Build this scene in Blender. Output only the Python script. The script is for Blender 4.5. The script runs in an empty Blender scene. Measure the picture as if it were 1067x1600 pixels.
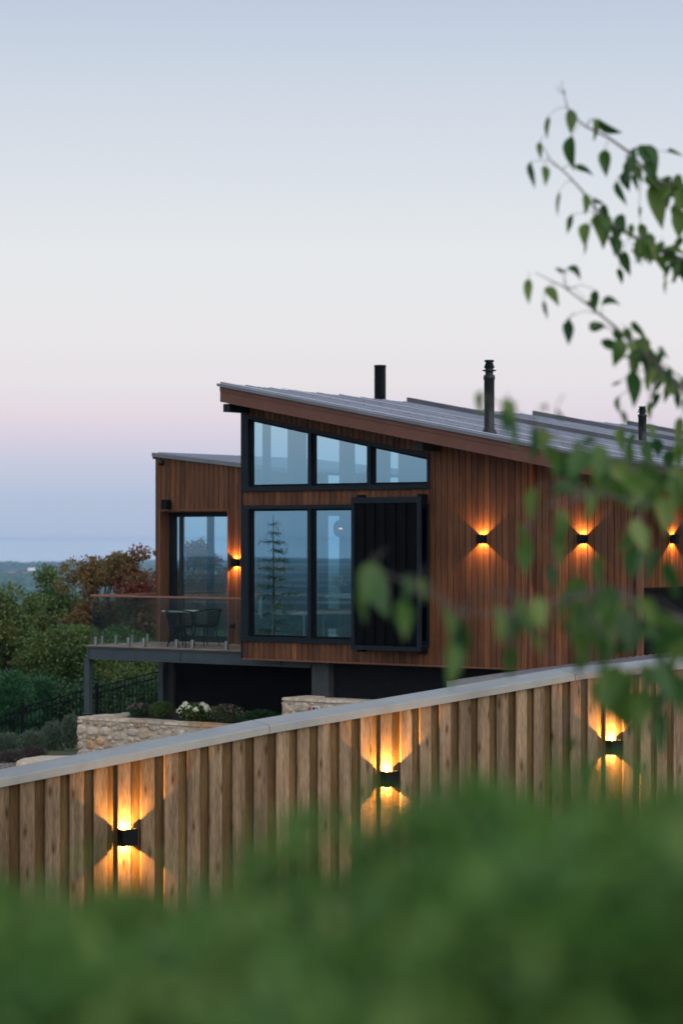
import bpy, math, random
import numpy as np
from mathutils import Vector, Matrix, Euler

random.seed(7); RNG = np.random.default_rng(7)
S = bpy.context.scene
C = S.collection
R = math.radians
F = 3777.0            # focal length in photo pixels (85 mm on a 36 mm tall frame)
CX, HY = 533.5, 842.0 # principal column, eye level row
ID = Matrix.Identity(4)

# ------------------------------------------------------------------ helpers
WM = {}               # world matrix of every thing
def tag(o, label=None, cat=None, group=None, kind=None):
    if label: o['label'] = label
    if cat: o['category'] = cat
    if group: o['group'] = group
    if kind: o['kind'] = kind
    return o

def thing(name, label, cat, loc=(0, 0, 0), rz=0.0, group=None):
    o = bpy.data.objects.new(name, None); C.objects.link(o)
    o.empty_display_size = 0.2
    o.location = loc; o.rotation_euler = (0, 0, rz)
    WM[o.name] = Matrix.Translation(loc) @ Matrix.Rotation(rz, 4, 'Z')
    return tag(o, label, cat, group)

def copy_tree(o, parent=None, loc=None, rz=None):
    c = o.copy(); C.objects.link(c); c.parent = parent
    if loc is not None: c.location = loc
    if rz is not None: c.rotation_euler = (0, 0, rz)
    if parent is None:
        WM[c.name] = Matrix.Translation(c.location) @ Matrix.Rotation(c.rotation_euler.z, 4, 'Z')
    for ch in [q for q in C.objects if q.parent == o]:
        copy_tree(ch, c)
    return c

class MB:
    """collects polygons in a frame; build() links them as one mesh object"""
    def __init__(s, frame=ID):
        s.v, s.f, s.m, s.sm, s.frame = [], [], [], [], frame
    def poly(s, pts, m=0, smooth=False):
        b = len(s.v); s.v += [tuple(p) for p in pts]
        s.f.append(tuple(range(b, b + len(pts)))); s.m.append(m); s.sm.append(smooth)
    def add(s, verts, faces, m=0, smooth=False):
        b = len(s.v); s.v += [tuple(p) for p in verts]
        for f in faces:
            s.f.append(tuple(i + b for i in f)); s.m.append(m); s.sm.append(smooth)
    def hexa(s, lo, hi, m=0):
        """lo: 4 pts bottom ccw seen from above, hi: 4 pts top"""
        s.add(list(lo) + list(hi), [(3, 2, 1, 0), (4, 5, 6, 7), (0, 1, 5, 4), (1, 2, 6, 5), (2, 3, 7, 6), (3, 0, 4, 7)], m)
    def box(s, x0, x1, y0, y1, z0, z1, m=0):
        s.hexa([(x0, y0, z0), (x1, y0, z0), (x1, y1, z0), (x0, y1, z0)],
               [(x0, y0, z1), (x1, y0, z1), (x1, y1, z1), (x0, y1, z1)], m)
    def bbox(s, x0, x1, y0, y1, z0, z1, b=0.01, m=0):
        """box with chamfered edges"""
        vs, fs = [], []
        xs, ys, zs = (x0, x1), (y0, y1), (z0, z1)
        idx = {}
        for i in (0, 1):
            for j in (0, 1):
                for k in (0, 1):
                    dx, dy, dz = b * (1 - 2 * i), b * (1 - 2 * j), b * (1 - 2 * k)
                    for a, d in (('x', (0, dy, dz)), ('y', (dx, 0, dz)), ('z', (dx, dy, 0))):
                        idx[(i, j, k, a)] = len(vs); vs.append((xs[i] + d[0], ys[j] + d[1], zs[k] + d[2]))
        I = idx
        for i in (0, 1):
            q = [I[(i, j, k, 'x')] for j, k in ((0, 0), (1, 0), (1, 1), (0, 1))]; fs.append(q if i else q[::-1])
            q = [I[(j, i, k, 'y')] for j, k in ((0, 0), (0, 1), (1, 1), (1, 0))]; fs.append(q if i else q[::-1])
            q = [I[(j, k, i, 'z')] for j, k in ((0, 0), (1, 0), (1, 1), (0, 1))]; fs.append(q if i else q[::-1])
        for i in (0, 1):
            for j in (0, 1):
                q = [I[(i, j, 0, 'x')], I[(i, j, 1, 'x')], I[(i, j, 1, 'y')], I[(i, j, 0, 'y')]]; fs.append(q if i != j else q[::-1])
                q = [I[(i, 0, j, 'x')], I[(i, 1, j, 'x')], I[(i, 1, j, 'z')], I[(i, 0, j, 'z')]]; fs.append(q[::-1] if i != j else q)
                q = [I[(0, i, j, 'y')], I[(1, i, j, 'y')], I[(1, i, j, 'z')], I[(0, i, j, 'z')]]; fs.append(q if i != j else q[::-1])
                for k in (0, 1):
                    q = [I[(i, j, k, 'x')], I[(i, j, k, 'y')], I[(i, j, k, 'z')]]; fs.append(q if (i + j + k) % 2 else q[::-1])
        s.add(vs, fs, m)
    def tube(s, path, radii, n=8, m=0, cap=True, smooth=True):
        path = [Vector(p) for p in path]
        if not hasattr(radii, '__len__'): radii = [radii] * len(path)
        rings, up = [], Vector((0.13, 0.21, 1)).normalized()
        for i, p in enumerate(path):
            d = (path[min(i + 1, len(path) - 1)] - path[max(i - 1, 0)])
            d = d.normalized() if d.length > 1e-9 else Vector((0, 0, 1))
            a = d.cross(up)
            if a.length < 0.05: a = d.cross(Vector((1, 0, 0)))
            a.normalize(); b = d.cross(a)
            rings.append([p + radii[i] * (math.cos(2 * math.pi * k / n) * a + math.sin(2 * math.pi * k / n) * b) for k in range(n)])
        vs = [v for r in rings for v in r]; fs = []
        for i in range(len(rings) - 1):
            for k in range(n):
                k2 = (k + 1) % n
                fs.append((i * n + k, (i + 1) * n + k, (i + 1) * n + k2, i * n + k2))
        s.add(vs, fs, m, smooth)
        if cap:
            s.poly(rings[0], m); s.poly(rings[-1][::-1], m)
    def lathe(s, prof, c=(0, 0, 0), n=20, m=0, smooth=True):
        vs, fs = [], []
        for r, z in prof:
            for k in range(n):
                a = 2 * math.pi * k / n
                vs.append((c[0] + r * math.cos(a), c[1] + r * math.sin(a), c[2] + z))
        for i in range(len(prof) - 1):
            for k in range(n):
                k2 = (k + 1) % n
                fs.append((i * n + k, i * n + k2, (i + 1) * n + k2, (i + 1) * n + k))
        s.add(vs, fs, m, smooth)
    def blob(s, c, r, n=10, m=0, jit=0.0):
        vs, fs = [], []
        for i in range(n + 1):
            th = math.pi * i / n
            for k in range(n):
                a = 2 * math.pi * k / n
                j = 1 + random.uniform(-jit, jit)
                vs.append((c[0] + r[0] * j * math.sin(th) * math.cos(a), c[1] + r[1] * j * math.sin(th) * math.sin(a), c[2] + r[2] * j * math.cos(th)))
        for i in range(n):
            for k in range(n):
                k2 = (k + 1) % n
                fs.append((i * n + k, (i + 1) * n + k, (i + 1) * n + k2, i * n + k2))
        s.add(vs, fs, m, True)
    def build(s, name, mats, parent=None, origin=None):
        me = bpy.data.meshes.new(name)
        if not isinstance(mats, (list, tuple)): mats = [mats]
        W = s.frame
        if parent is not None:
            p = parent
            while p.parent is not None: p = p.parent
            W = WM[p.name].inverted() @ W
        o = bpy.data.objects.new(name, me); C.objects.link(o)
        vs = [W @ Vector(v) for v in s.v]
        if parent is None:
            if origin is None:
                n = len(vs); origin = Vector((sum(v.x for v in vs) / n, sum(v.y for v in vs) / n, min(v.z for v in vs)))
            origin = Vector(origin)
            vs = [v - origin for v in vs]; o.location = origin
            WM[o.name] = Matrix.Translation(origin)
        me.from_pydata(vs, [], s.f)
        for mt in mats: me.materials.append(mt)
        me.polygons.foreach_set('material_index', s.m)
        me.polygons.foreach_set('use_smooth', s.sm)
        me.update()
        o.parent = parent
        return o

def np_mesh(name, V, faces_n, mat, parent=None, smooth=False):
    """V (n*k,3) world coordinates, every k verts one polygon"""
    k = faces_n; n = len(V) // k
    me = bpy.data.meshes.new(name)
    o = bpy.data.objects.new(name, me); C.objects.link(o)
    V = np.asarray(V, dtype=np.float64)
    if parent is not None:
        W = np.array(WM[parent.name].inverted()); V = V @ W[:3, :3].T + W[:3, 3]; o.parent = parent
    me.vertices.add(len(V)); me.vertices.foreach_set('co', V.astype(np.float32).ravel())
    me.loops.add(n * k); me.loops.foreach_set('vertex_index', np.arange(n * k, dtype=np.int32))
    me.polygons.add(n)
    me.polygons.foreach_set('loop_start', np.arange(0, n * k, k, dtype=np.int32))
    me.polygons.foreach_set('loop_total', np.full(n, k, dtype=np.int32))
    me.materials.append(mat); me.update(calc_edges=True); me.validate()
    return o

# ------------------------------------------------------------------ materials
def new_mat(name):
    m = bpy.data.materials.new(name); m.use_nodes = True
    nt = m.node_tree; b = nt.nodes['Principled BSDF']
    return m, nt, b
def N(nt, t, **kw):
    n = nt.nodes.new(t)
    for k, v in kw.items():
        if k in n.inputs: n.inputs[k].default_value = v
        else: setattr(n, k, v)
    return n
def ramp(nt, fac, stops):
    r = nt.nodes.new('ShaderNodeValToRGB')
    while len(r.color_ramp.elements) < len(stops): r.color_ramp.elements.new(0.5)
    for e, (p, c) in zip(r.color_ramp.elements, stops):
        e.position = p; e.color = (*c, 1)
    nt.links.new(fac, r.inputs[0]); return r
def mixc(nt, a, b, fac, mode='MIX'):
    m = nt.nodes.new('ShaderNodeMix'); m.data_type = 'RGBA'; m.blend_type = mode
    for sock, v in ((m.inputs[6], a), (m.inputs[7], b)):
        if isinstance(v, (tuple, list)): sock.default_value = (*v, 1)
        else: nt.links.new(v, sock)
    if isinstance(fac, (int, float)): m.inputs[0].default_value = fac
    else: nt.links.new(fac, m.inputs[0])
    return m.outputs[2]
def lin(c):
    return tuple(((x / 255) / 12.92 if x / 255 <= .04045 else ((x / 255 + .055) / 1.055) ** 2.4) for x in c)

def pm(name, c1, c2, scale=4.0, stretch=(1, 1, 1), rough=0.6, bump=0.0, island=None, metal=0.0, detail=5.0, spec=0.4, fine=0.0, mid=(0.35, 0.65), stain=0.0):
    """procedural surface: two tones over noise, optional tone per island (plank, stone, leaf)"""
    m, nt, b = new_mat(name); L = nt.links.new
    tc = N(nt, 'ShaderNodeTexCoord'); mp = N(nt, 'ShaderNodeMapping'); mp.inputs['Scale'].default_value = stretch
    L(tc.outputs['Object'], mp.inputs[0])
    nz = N(nt, 'ShaderNodeTexNoise', Scale=scale, Detail=detail)
    geo = None
    if island:
        geo = N(nt, 'ShaderNodeNewGeometry')
        ad = N(nt, 'ShaderNodeVectorMath', operation='MULTIPLY_ADD')
        cb = N(nt, 'ShaderNodeCombineXYZ'); L(geo.outputs['Random Per Island'], cb.inputs[0]); L(geo.outputs['Random Per Island'], cb.inputs[2])
        ad.inputs[1].default_value = (37, 0, 91); L(cb.outputs[0], ad.inputs[0]); L(mp.outputs[0], ad.inputs[2])
        L(ad.outputs[0], nz.inputs['Vector'])
    else:
        L(mp.outputs[0], nz.inputs['Vector'])
    col = ramp(nt, nz.outputs[0], [(mid[0], c1), (mid[1], c2)]).outputs[0]
    if island:
        rp = ramp(nt, geo.outputs['Random Per Island'], island)
        rp.color_ramp.interpolation = 'LINEAR'
        col = mixc(nt, col, rp.outputs[0], 1.0, 'MULTIPLY')
    if fine:
        nf = N(nt, 'ShaderNodeTexNoise', Scale=scale * 9, Detail=3.0); L(mp.outputs[0], nf.inputs['Vector'])
        g = ramp(nt, nf.outputs[0], [(0.3, (1 - fine,) * 3), (0.7, (1 + fine * .6,) * 3)])
        col = mixc(nt, col, g.outputs[0], 1.0, 'MULTIPLY')
    if stain:
        ns = N(nt, 'ShaderNodeTexNoise', Scale=.9, Detail=4.0); ms = N(nt, 'ShaderNodeMapping'); ms.inputs['Scale'].default_value = (1.6, 1.6, .5)
        L(tc.outputs['Object'], ms.inputs[0]); L(ms.outputs[0], ns.inputs['Vector'])
        col = mixc(nt, col, ramp(nt, ns.outputs[0], [(.32, (1 - stain,) * 3), (.62, (1 + stain * .5,) * 3)]).outputs[0], 1.0, 'MULTIPLY')
    L(col, b.inputs['Base Color'])
    b.inputs['Roughness'].default_value = rough; b.inputs['Metallic'].default_value = metal
    b.inputs['Specular IOR Level'].default_value = spec
    if bump:
        bp = N(nt, 'ShaderNodeBump', Strength=bump, Distance=0.02); L(nz.outputs[0], bp.inputs['Height']); L(bp.outputs[0], b.inputs['Normal'])
    return m

def leaf_mat(name, stops, trans=0.35, rough=0.45, blotch=None, bscale=0.6):
    m, nt, b = new_mat(name); L = nt.links.new
    geo = N(nt, 'ShaderNodeNewGeometry')
    col = ramp(nt, geo.outputs['Random Per Island'], stops).outputs[0]
    if blotch:
        tc = N(nt, 'ShaderNodeTexCoord')
        nz = N(nt, 'ShaderNodeTexNoise', Scale=bscale, Detail=3.0); L(tc.outputs['Object'], nz.inputs['Vector'])
        f = ramp(nt, nz.outputs[0], [(0.42, (0, 0, 0)), (0.6, (1, 1, 1))]).outputs[0]
        col = mixc(nt, col, ramp(nt, geo.outputs['Random Per Island'], blotch).outputs[0], f)
    L(col, b.inputs['Base Color']); b.inputs['Roughness'].default_value = rough; b.inputs['Specular IOR Level'].default_value = 0.3
    t = N(nt, 'ShaderNodeBsdfTranslucent'); L(col, t.inputs[0])
    mx = N(nt, 'ShaderNodeMixShader'); mx.inputs[0].default_value = trans
    L(b.outputs[0], mx.inputs[1]); L(t.outputs[0], mx.inputs[2])
    L(mx.outputs[0], nt.nodes['Material Output'].inputs[0])
    return m

def glass_mat(name, tint, refl, base, gl=(1, 1, 1)):
    """thin pane: tinted see-through plus mirror reflection that grows at grazing angles"""
    m, nt, b = new_mat(name); L = nt.links.new; nt.nodes.remove(b)
    tr = N(nt, 'ShaderNodeBsdfTransparent'); tr.inputs[0].default_value = (*tint, 1)
    g = N(nt, 'ShaderNodeBsdfGlossy'); g.inputs[0].default_value = (*gl, 1); g.inputs['Roughness'].default_value = 0.0
    lw = N(nt, 'ShaderNodeFresnel', IOR=1.5)
    geo = N(nt, 'ShaderNodeNewGeometry')
    mul = N(nt, 'ShaderNodeMath', operation='MULTIPLY_ADD'); mul.inputs[1].default_value = refl; mul.inputs[2].default_value = base; mul.use_clamp = True
    # same reflectance from either side of the sheet
    fr = N(nt, 'ShaderNodeLayerWeight', Blend=0.15)
    L(fr.outputs['Facing'], mul.inputs[0])
    mx = N(nt, 'ShaderNodeMixShader'); L(mul.outputs[0], mx.inputs[0]); L(tr.outputs[0], mx.inputs[1]); L(g.outputs[0], mx.inputs[2])
    L(mx.outputs[0], nt.nodes['Material Output'].inputs[0])
    return m

def emit_mat(name, col, s):
    m, nt, b = new_mat(name)
    b.inputs['Base Color'].default_value = (*col, 1); b.inputs['Emission Color'].default_value = (*col, 1); b.inputs['Emission Strength'].default_value = s
    return m

W1 = [(0.0, (.62, .58, .56)), (.25, (.84, .82, .81)), (.65, (1.0, .98, .96)), (.92, (1.2, 1.16, 1.1)), (1.0, (1.75, 1.62, 1.35))]
M = {}
M['cladding'] = pm('oiled_timber_cladding', (.092, .039, .020), (.165, .070, .033), 3.0, (9, 9, .55), .6, .15, W1, fine=.25, spec=.25, stain=.3)
M['clad_back'] = pm('cladding_backing', (.012, .008, .007), (.018, .012, .010), 5)
M['trim'] = pm('timber_trim', (.13, .056, .033), (.21, .092, .05), 3.0, (8, 8, .6), .5, .1, fine=.2)
M['fascia'] = pm('painted_fascia', (.125, .052, .037), (.15, .062, .044), 2.0, (1, 1, 1), .5, .03, fine=.12)
M['black'] = pm('black_powdercoat', (.003, .004, .006), (.005, .007, .010), 6, rough=.5, fine=.1, spec=.07)
M['shutter_black'] = pm('shutter_backing', (.002, .0025, .003), (.003, .004, .005), 6, rough=.8, spec=.03)
M['shutter_blade'] = pm('shutter_blade_coat', (.0015, .002, .003), (.0025, .0035, .005), 6, rough=.5, spec=.06)
M['black_frame'] = pm('window_frame_coat', (.006, .011, .018), (.009, .016, .025), 5, rough=.45, fine=.1, spec=.2)
M['charcoal'] = pm('charcoal_render', (.006, .0075, .01), (.010, .012, .016), 3, rough=.9, bump=.2, fine=.25, spec=.1)
M['pillar'] = pm('grey_render', (.025, .033, .042), (.04, .05, .06), 2.5, rough=.8, bump=.2, fine=.2)
M['roof'] = pm('roof_sheet', (.21, .225, .28), (.265, .28, .34), .8, rough=.38, metal=.35, fine=.08, spec=.5)
M['roof_trim'] = pm('roof_trim_metal', (.12, .125, .145), (.16, .165, .185), 1.5, rough=.4, metal=.4, fine=.08)
M['gutter'] = pm('gutter_metal', (.16, .165, .19), (.2, .205, .23), 1.5, rough=.35, metal=.4, fine=.06)
M['bright_metal'] = pm('bright_flashing', (.62, .64, .68), (.72, .74, .78), 2, rough=.35, metal=.5)
M['screw'] = pm('screw_head', (.03, .03, .035), (.05, .05, .055), 5, rough=.4, metal=.6)
M['flue'] = pm('flue_enamel', (.008, .013, .014), (.014, .02, .021), 5, rough=.38, fine=.1, spec=.25)
M['steel'] = pm('grey_steel_paint', (.034, .05, .063), (.046, .066, .082), 2.5, rough=.45, fine=.12)
M['deckwood'] = pm('weathered_deck', (.17, .125, .098), (.26, .195, .155), 3, (.6, 8, 8), .65, .12, [(0, (.75, .75, .75)), (1, (1.1, 1.1, 1.1))], fine=.2)
M['copper_rail'] = pm('copper_handrail', (.2, .085, .06), (.28, .12, .085), 3, rough=.4, fine=.1)
M['stainless'] = pm('brushed_stainless', (.32, .33, .36), (.42, .43, .46), 6, rough=.3, metal=1.0, fine=.1)
M['rope'] = pm('dark_rope', (.005, .006, .0075), (.009, .011, .013), 30, rough=.8, fine=.3, spec=.1)
M['tabletop'] = pm('pale_table_top', (.42, .45, .46), (.5, .53, .54), 5, rough=.3)
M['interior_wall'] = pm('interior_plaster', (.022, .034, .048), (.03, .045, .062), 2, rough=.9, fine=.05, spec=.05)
M['interior_floor'] = pm('interior_boards', (.16, .14, .12), (.22, .2, .17), 2, (1, 8, 1), .4, fine=.15)
M['wing_floor'] = pm('pale_timber_floor', (.3, .27, .22), (.4, .36, .3), 2, (1, 8, 1), .4, fine=.12)
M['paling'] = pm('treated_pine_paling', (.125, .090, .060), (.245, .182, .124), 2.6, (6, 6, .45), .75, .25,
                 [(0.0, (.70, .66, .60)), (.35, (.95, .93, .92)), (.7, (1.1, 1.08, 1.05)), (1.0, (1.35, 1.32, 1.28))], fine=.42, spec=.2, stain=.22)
M['paling_back'] = pm('brown_shaded_pine_paling', (.066, .041, .018), (.128, .082, .038), 2.6, (6, 6, .45), .8, .25,
                 [(0.0, (.70, .66, .60)), (.5, (1, 1, 1)), (1.0, (1.3, 1.26, 1.2))], fine=.3, spec=.15)  # browner back boards, with the shade of the gaps put into the colour
M['cap'] = pm('grey_metal_capping', (.225, .235, .235), (.27, .28, .28), 1.2, rough=.5, metal=.2, fine=.06, stain=.14)
M['mortar'] = pm('lime_mortar', (.42, .36, .29), (.55, .48, .39), 9, rough=.95, bump=.4, fine=.2)
M['stone'] = pm('rubble_stone', (.44, .37, .30), (.66, .59, .50), 7, (1, 1, 1), .9, .5,
                [(0.0, (.48, .40, .36)), (.1, (.62, .55, .50)), (.16, (.95, .66, .42)), (.26, (.72, .74, .78)), (.4, (.95, .88, .78)), (.6, (1.04, 1.0, .95)), (.8, (.84, .85, .88)), (1.0, (1.2, 1.16, 1.1))], fine=.35, spec=.2)
M['bark'] = pm('bark', (.035, .026, .02), (.075, .06, .048), 9, (1, 1, .3), .9, .6, fine=.3)
M['pear_bark'] = pm('young_bark', (.075, .07, .065), (.12, .11, .105), 20, (1, 1, .4), .7, .3)
M['soil'] = pm('mulch', (.03, .022, .017), (.07, .052, .042), 18, rough=.95, bump=.8, fine=.4)
M['gravel'] = pm('gravel_stones', (.13, .12, .115), (.3, .285, .27), 1, rough=.9, island=[(0, (.5, .5, .5)), (1, (1.2, 1.15, 1.1))])
M['pane'] = glass_mat('window_glass', (.52, .80, .88), .5, .44, (.54, .89, 1.0))
M['pane_door'] = glass_mat('door_glass', (.66, .88, .94), .5, .22, (.62, .92, 1.0))
M['pane_far'] = glass_mat('far_window_glass', (.82, .9, .93), .4, .05)
M['glass'] = glass_mat('balustrade_glass', (.91, .955, .94), .35, .03, (.85, 1, .97))
M['led'] = emit_mat('lamp_led', (1.0, .62, .25), 25)
M['filament'] = emit_mat('warm_bulb', (1.0, .42, .1), 2.2)
M['white_ceramic'] = pm('white_ceramic', (.6, .6, .58), (.72, .72, .7), 5, rough=.35)
M['petal_white'] = pm('white_petals', (.62, .66, .56), (.8, .82, .76), 30, rough=.7, island=[(0, (.8, .85, .75)), (1, (1.05, 1.05, 1))])
M['petal_pink'] = pm('pink_petals', (.32, .13, .22), (.5, .25, .36), 30, rough=.7, island=[(0, (.7, .6, .75)), (1, (1.2, 1.1, 1.15))])
M['dried'] = pm('dried_flowers', (.5, .4, .3), (.68, .58, .46), 20, rough=.8)
M['skin'] = pm('skin', (.42, .25, .18), (.5, .31, .23), 6, rough=.55)
M['hair_grey'] = pm('grey_hair', (.32, .30, .28), (.46, .44, .42), 40, rough=.6)
M['hair_dark'] = pm('dark_hair', (.02, .015, .012), (.04, .03, .025), 40, rough=.6)
M['cloth_dark'] = pm('dark_cloth', (.014, .016, .025), (.025, .028, .04), 14, rough=.9)
M['cloth_pale'] = pm('pale_cloth', (.4, .41, .4), (.5, .51, .5), 14, rough=.9)
M['denim'] = pm('denim', (.03, .04, .07), (.05, .065, .1), 20, rough=.9)
M['white_metal'] = pm('white_table_metal', (.5, .52, .52), (.58, .6, .6), 4, rough=.4)
M['label_white'] = pm('label_paper', (.62, .62, .63), (.68, .68, .69), 8, rough=.6)
M['label_red'] = pm('label_red', (.6, .03, .03), (.65, .045, .04), 8, rough=.6)
M['shed_white'] = pm('white_sheeting', (.75, .72, .68), (.82, .8, .76), .05, rough=.6)

# ------------------------------------------------------------------ house frame
A0 = Vector((-1.918, 47.2))          # left front corner of the window wall
RZ = -math.atan2(.6, .8)
H = Matrix.Translation((A0.x, A0.y, 0)) @ Matrix.Rotation(RZ, 4, 'Z')   # local x runs along the wall, local y into the house
def wpt(x, y, Y):
    return Vector(((x - CX) / F * Y, Y, (HY - y) / F * Y))
def hp(x, u):
    """photo column on the vertical plane at depth u behind the window wall -> (t, Y)"""
    Y = (36.609 + u) / (.8 + .6 * (x - CX) / F); X = (x - CX) / F * Y
    return .8 * (X - A0.x) - .6 * (Y - A0.y), Y
def tx(x, u=0): return hp(x, u)[0]
def zy(x, y, u=0): return (HY - y) / F * hp(x, u)[1]
def hw(t, u, z): return H @ Vector((t, u, z))
ZF = -2.2                             # floor level of house and deck
def zroof(t, u=-.7):
    base = 2.985 - .187 * min(t, 8.3) - .125 * max(t - 8.3, 0)
    return base - .0145 * (u + .7)
TB = tx(828)                          # where the cladding steps
TE = 8.9                              # right end of the front wall
TR = 13.5                             # right end of the roof
house = thing('house', 'timber clad house with sloping metal roof and tall black framed windows', 'house', hw(0, 0, -3.9), RZ)

PITCH, GAP = .134, .013
def clad(t0, t1, zb, zt, u=0.0, frame=H, th=.022, pitch=PITCH, off=0.0, mb=None):
    mb = mb or MB(frame)
    k = math.floor((t0 - off) / pitch)
    while k * pitch + off < t1 - 1e-6:
        a = max(t0, k * pitch + off + GAP / 2); b = min(t1, (k + 1) * pitch + off - GAP / 2)
        k += 1
        if b - a < .01: continue
        c = .004
        d = random.uniform(0, .003)
        za, zbb = zb(a), zb(b); ta, tb2 = zt(a), zt(b)
        mb.add([(a, u, za), (a, u - th + c + d, za), (a + c, u - th + d, za), (b - c, u - th + d, zbb), (b, u - th + c + d, zbb), (b, u, zbb),
                (a, u, ta), (a, u - th + c + d, ta), (a + c, u - th + d, ta), (b - c, u - th + d, tb2), (b, u - th + c + d, tb2), (b, u, tb2)],
               [(0, 1, 7, 6), (1, 2, 8, 7), (2, 3, 9, 8), (3, 4, 10, 9), (4, 5, 11, 10), (0, 5, 4, 3, 2, 1), (6, 7, 8, 9, 10, 11)])
    return mb
cst = lambda z: (lambda t: z)

# window wall openings (along t)
WL, WR = 0.0, tx(672)
Z_UB = zy(382, 765.5); Z_LT = zy(382, 790); Z_LB = zy(382, 999); Z_CB = zy(382, 1028)
WUT = lambda t: 2.44 - .199 * t                       # sloping head of the upper window
soff = lambda t: zroof(t) - .33                       # underside of the eave
mb = clad(0, WR, lambda t: WUT(t) + .004, lambda t: soff(t) + .02)             # strip over the upper window
clad(0, WR, cst(Z_LT + .004), cst(Z_UB - .03), mb=mb)                          # strip between the windows
clad(0, WR, cst(Z_CB), cst(Z_LB - .035), mb=mb)                                # strip below
clad(WR, TB, cst(Z_CB), lambda t: soff(t) + .02, mb=mb)                        # wall to the right
mb.build('wall_cladding', M['cladding'], house)
mb = clad(TB + .03, TE - .1, cst(Z_CB), lambda t: soff(t) + .02, u=.07)
mb.build('wall_cladding', M['cladding'], house)
# side wall of the right end, facing away from the windows
FS = H @ Matrix.Translation((TE, 0, 0)) @ Matrix.Rotation(math.pi / 2, 4, 'Z')  # local x = depth u, local -y = outward
mb = clad(.02, 7.0, cst(zy(1003, 921) + .03), cst(zroof(TE) - .35), frame=FS)
mb.build('wall_cladding', M['cladding'], house)
mb = MB(FS); mb.box(.02, 7, -.05, -.002, Z_CB, zy(1003, 921) - .02); mb.box(0.02, 7, -.1, 0, zy(1003, 921) - .02, zy(1003, 921) + .03)
mb.build('dado_panel', M['charcoal'], house)
# corner boards
mb = MB(H); mb.box(TB - .0, TB + .028, -.03, .07, Z_CB, soff(TB)); mb.build('corner_trim', M['trim'], house)
mb = MB(H); mb.box(TE - .098, TE + .02, -.03, .03, Z_CB, soff(TE) + .02); mb.build('corner_trim', M['trim'], house)
mb = MB(H); mb.box(0.0, TB, -.04, .02, Z_CB - .03, Z_CB - .002); mb.box(TB + .03, TE, .02, .1, Z_CB - .03, Z_CB - .002)
mb.build('bottom_trim', M['trim'], house)
# solid walls behind the boards
mb = MB(H)
def wallp(t0, t1, zb, zt, u0=.002, u1=.16):
    mb.hexa([(t0, u0, zb(t0)), (t1, u0, zb(t1)), (t1, u1, zb(t1)), (t0, u1, zb(t0))], [(t0, u0, zt(t0)), (t1, u0, zt(t1)), (t1, u1, zt(t1)), (t0, u1, zt(t0))])
wallp(.0, WR, lambda t: WUT(t) + .002, lambda t: zroof(t) - .06)
wallp(.0, WR, cst(Z_LT + .002), cst(Z_UB - .032)); wallp(.0, WR, cst(Z_CB), cst(Z_LB - .037))
wallp(WR, TB, cst(Z_CB), lambda t: zroof(t) - .06); wallp(TB, TE, cst(Z_CB), lambda t: zroof(t) - .06, .075, .2)
mb.box(TE - .16, TE, .2, 7, Z_CB, zroof(TE) - .06)                  # right end wall
mb.box(.0, TE, 19.8, 20, Z_CB, zroof(TE) - .3)                      # rear wall
mb.box(TE - .16, TE, 7, 20, Z_CB, zroof(TE, 20) - .06)
mb.build('wall_core', M['clad_back'], house)
mb = MB(H)
mb.box(.16, TE - .16, .16, 19.8, Z_CB, ZF)                          # floor slab
mb.build('floor_slab', M['interior_floor'], house)
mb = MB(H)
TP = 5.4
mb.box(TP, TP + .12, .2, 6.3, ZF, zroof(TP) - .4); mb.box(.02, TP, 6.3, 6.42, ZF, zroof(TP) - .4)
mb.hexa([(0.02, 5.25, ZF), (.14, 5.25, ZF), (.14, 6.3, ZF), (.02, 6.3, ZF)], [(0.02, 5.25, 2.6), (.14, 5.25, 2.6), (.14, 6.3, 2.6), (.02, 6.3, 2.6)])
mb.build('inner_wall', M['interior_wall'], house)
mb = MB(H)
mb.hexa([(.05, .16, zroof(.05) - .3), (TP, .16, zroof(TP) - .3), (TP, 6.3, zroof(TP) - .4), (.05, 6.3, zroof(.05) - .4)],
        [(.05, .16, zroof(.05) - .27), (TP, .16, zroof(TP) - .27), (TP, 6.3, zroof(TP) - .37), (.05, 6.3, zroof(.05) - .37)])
mb.build('ceiling', M['interior_wall'], house)

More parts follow.
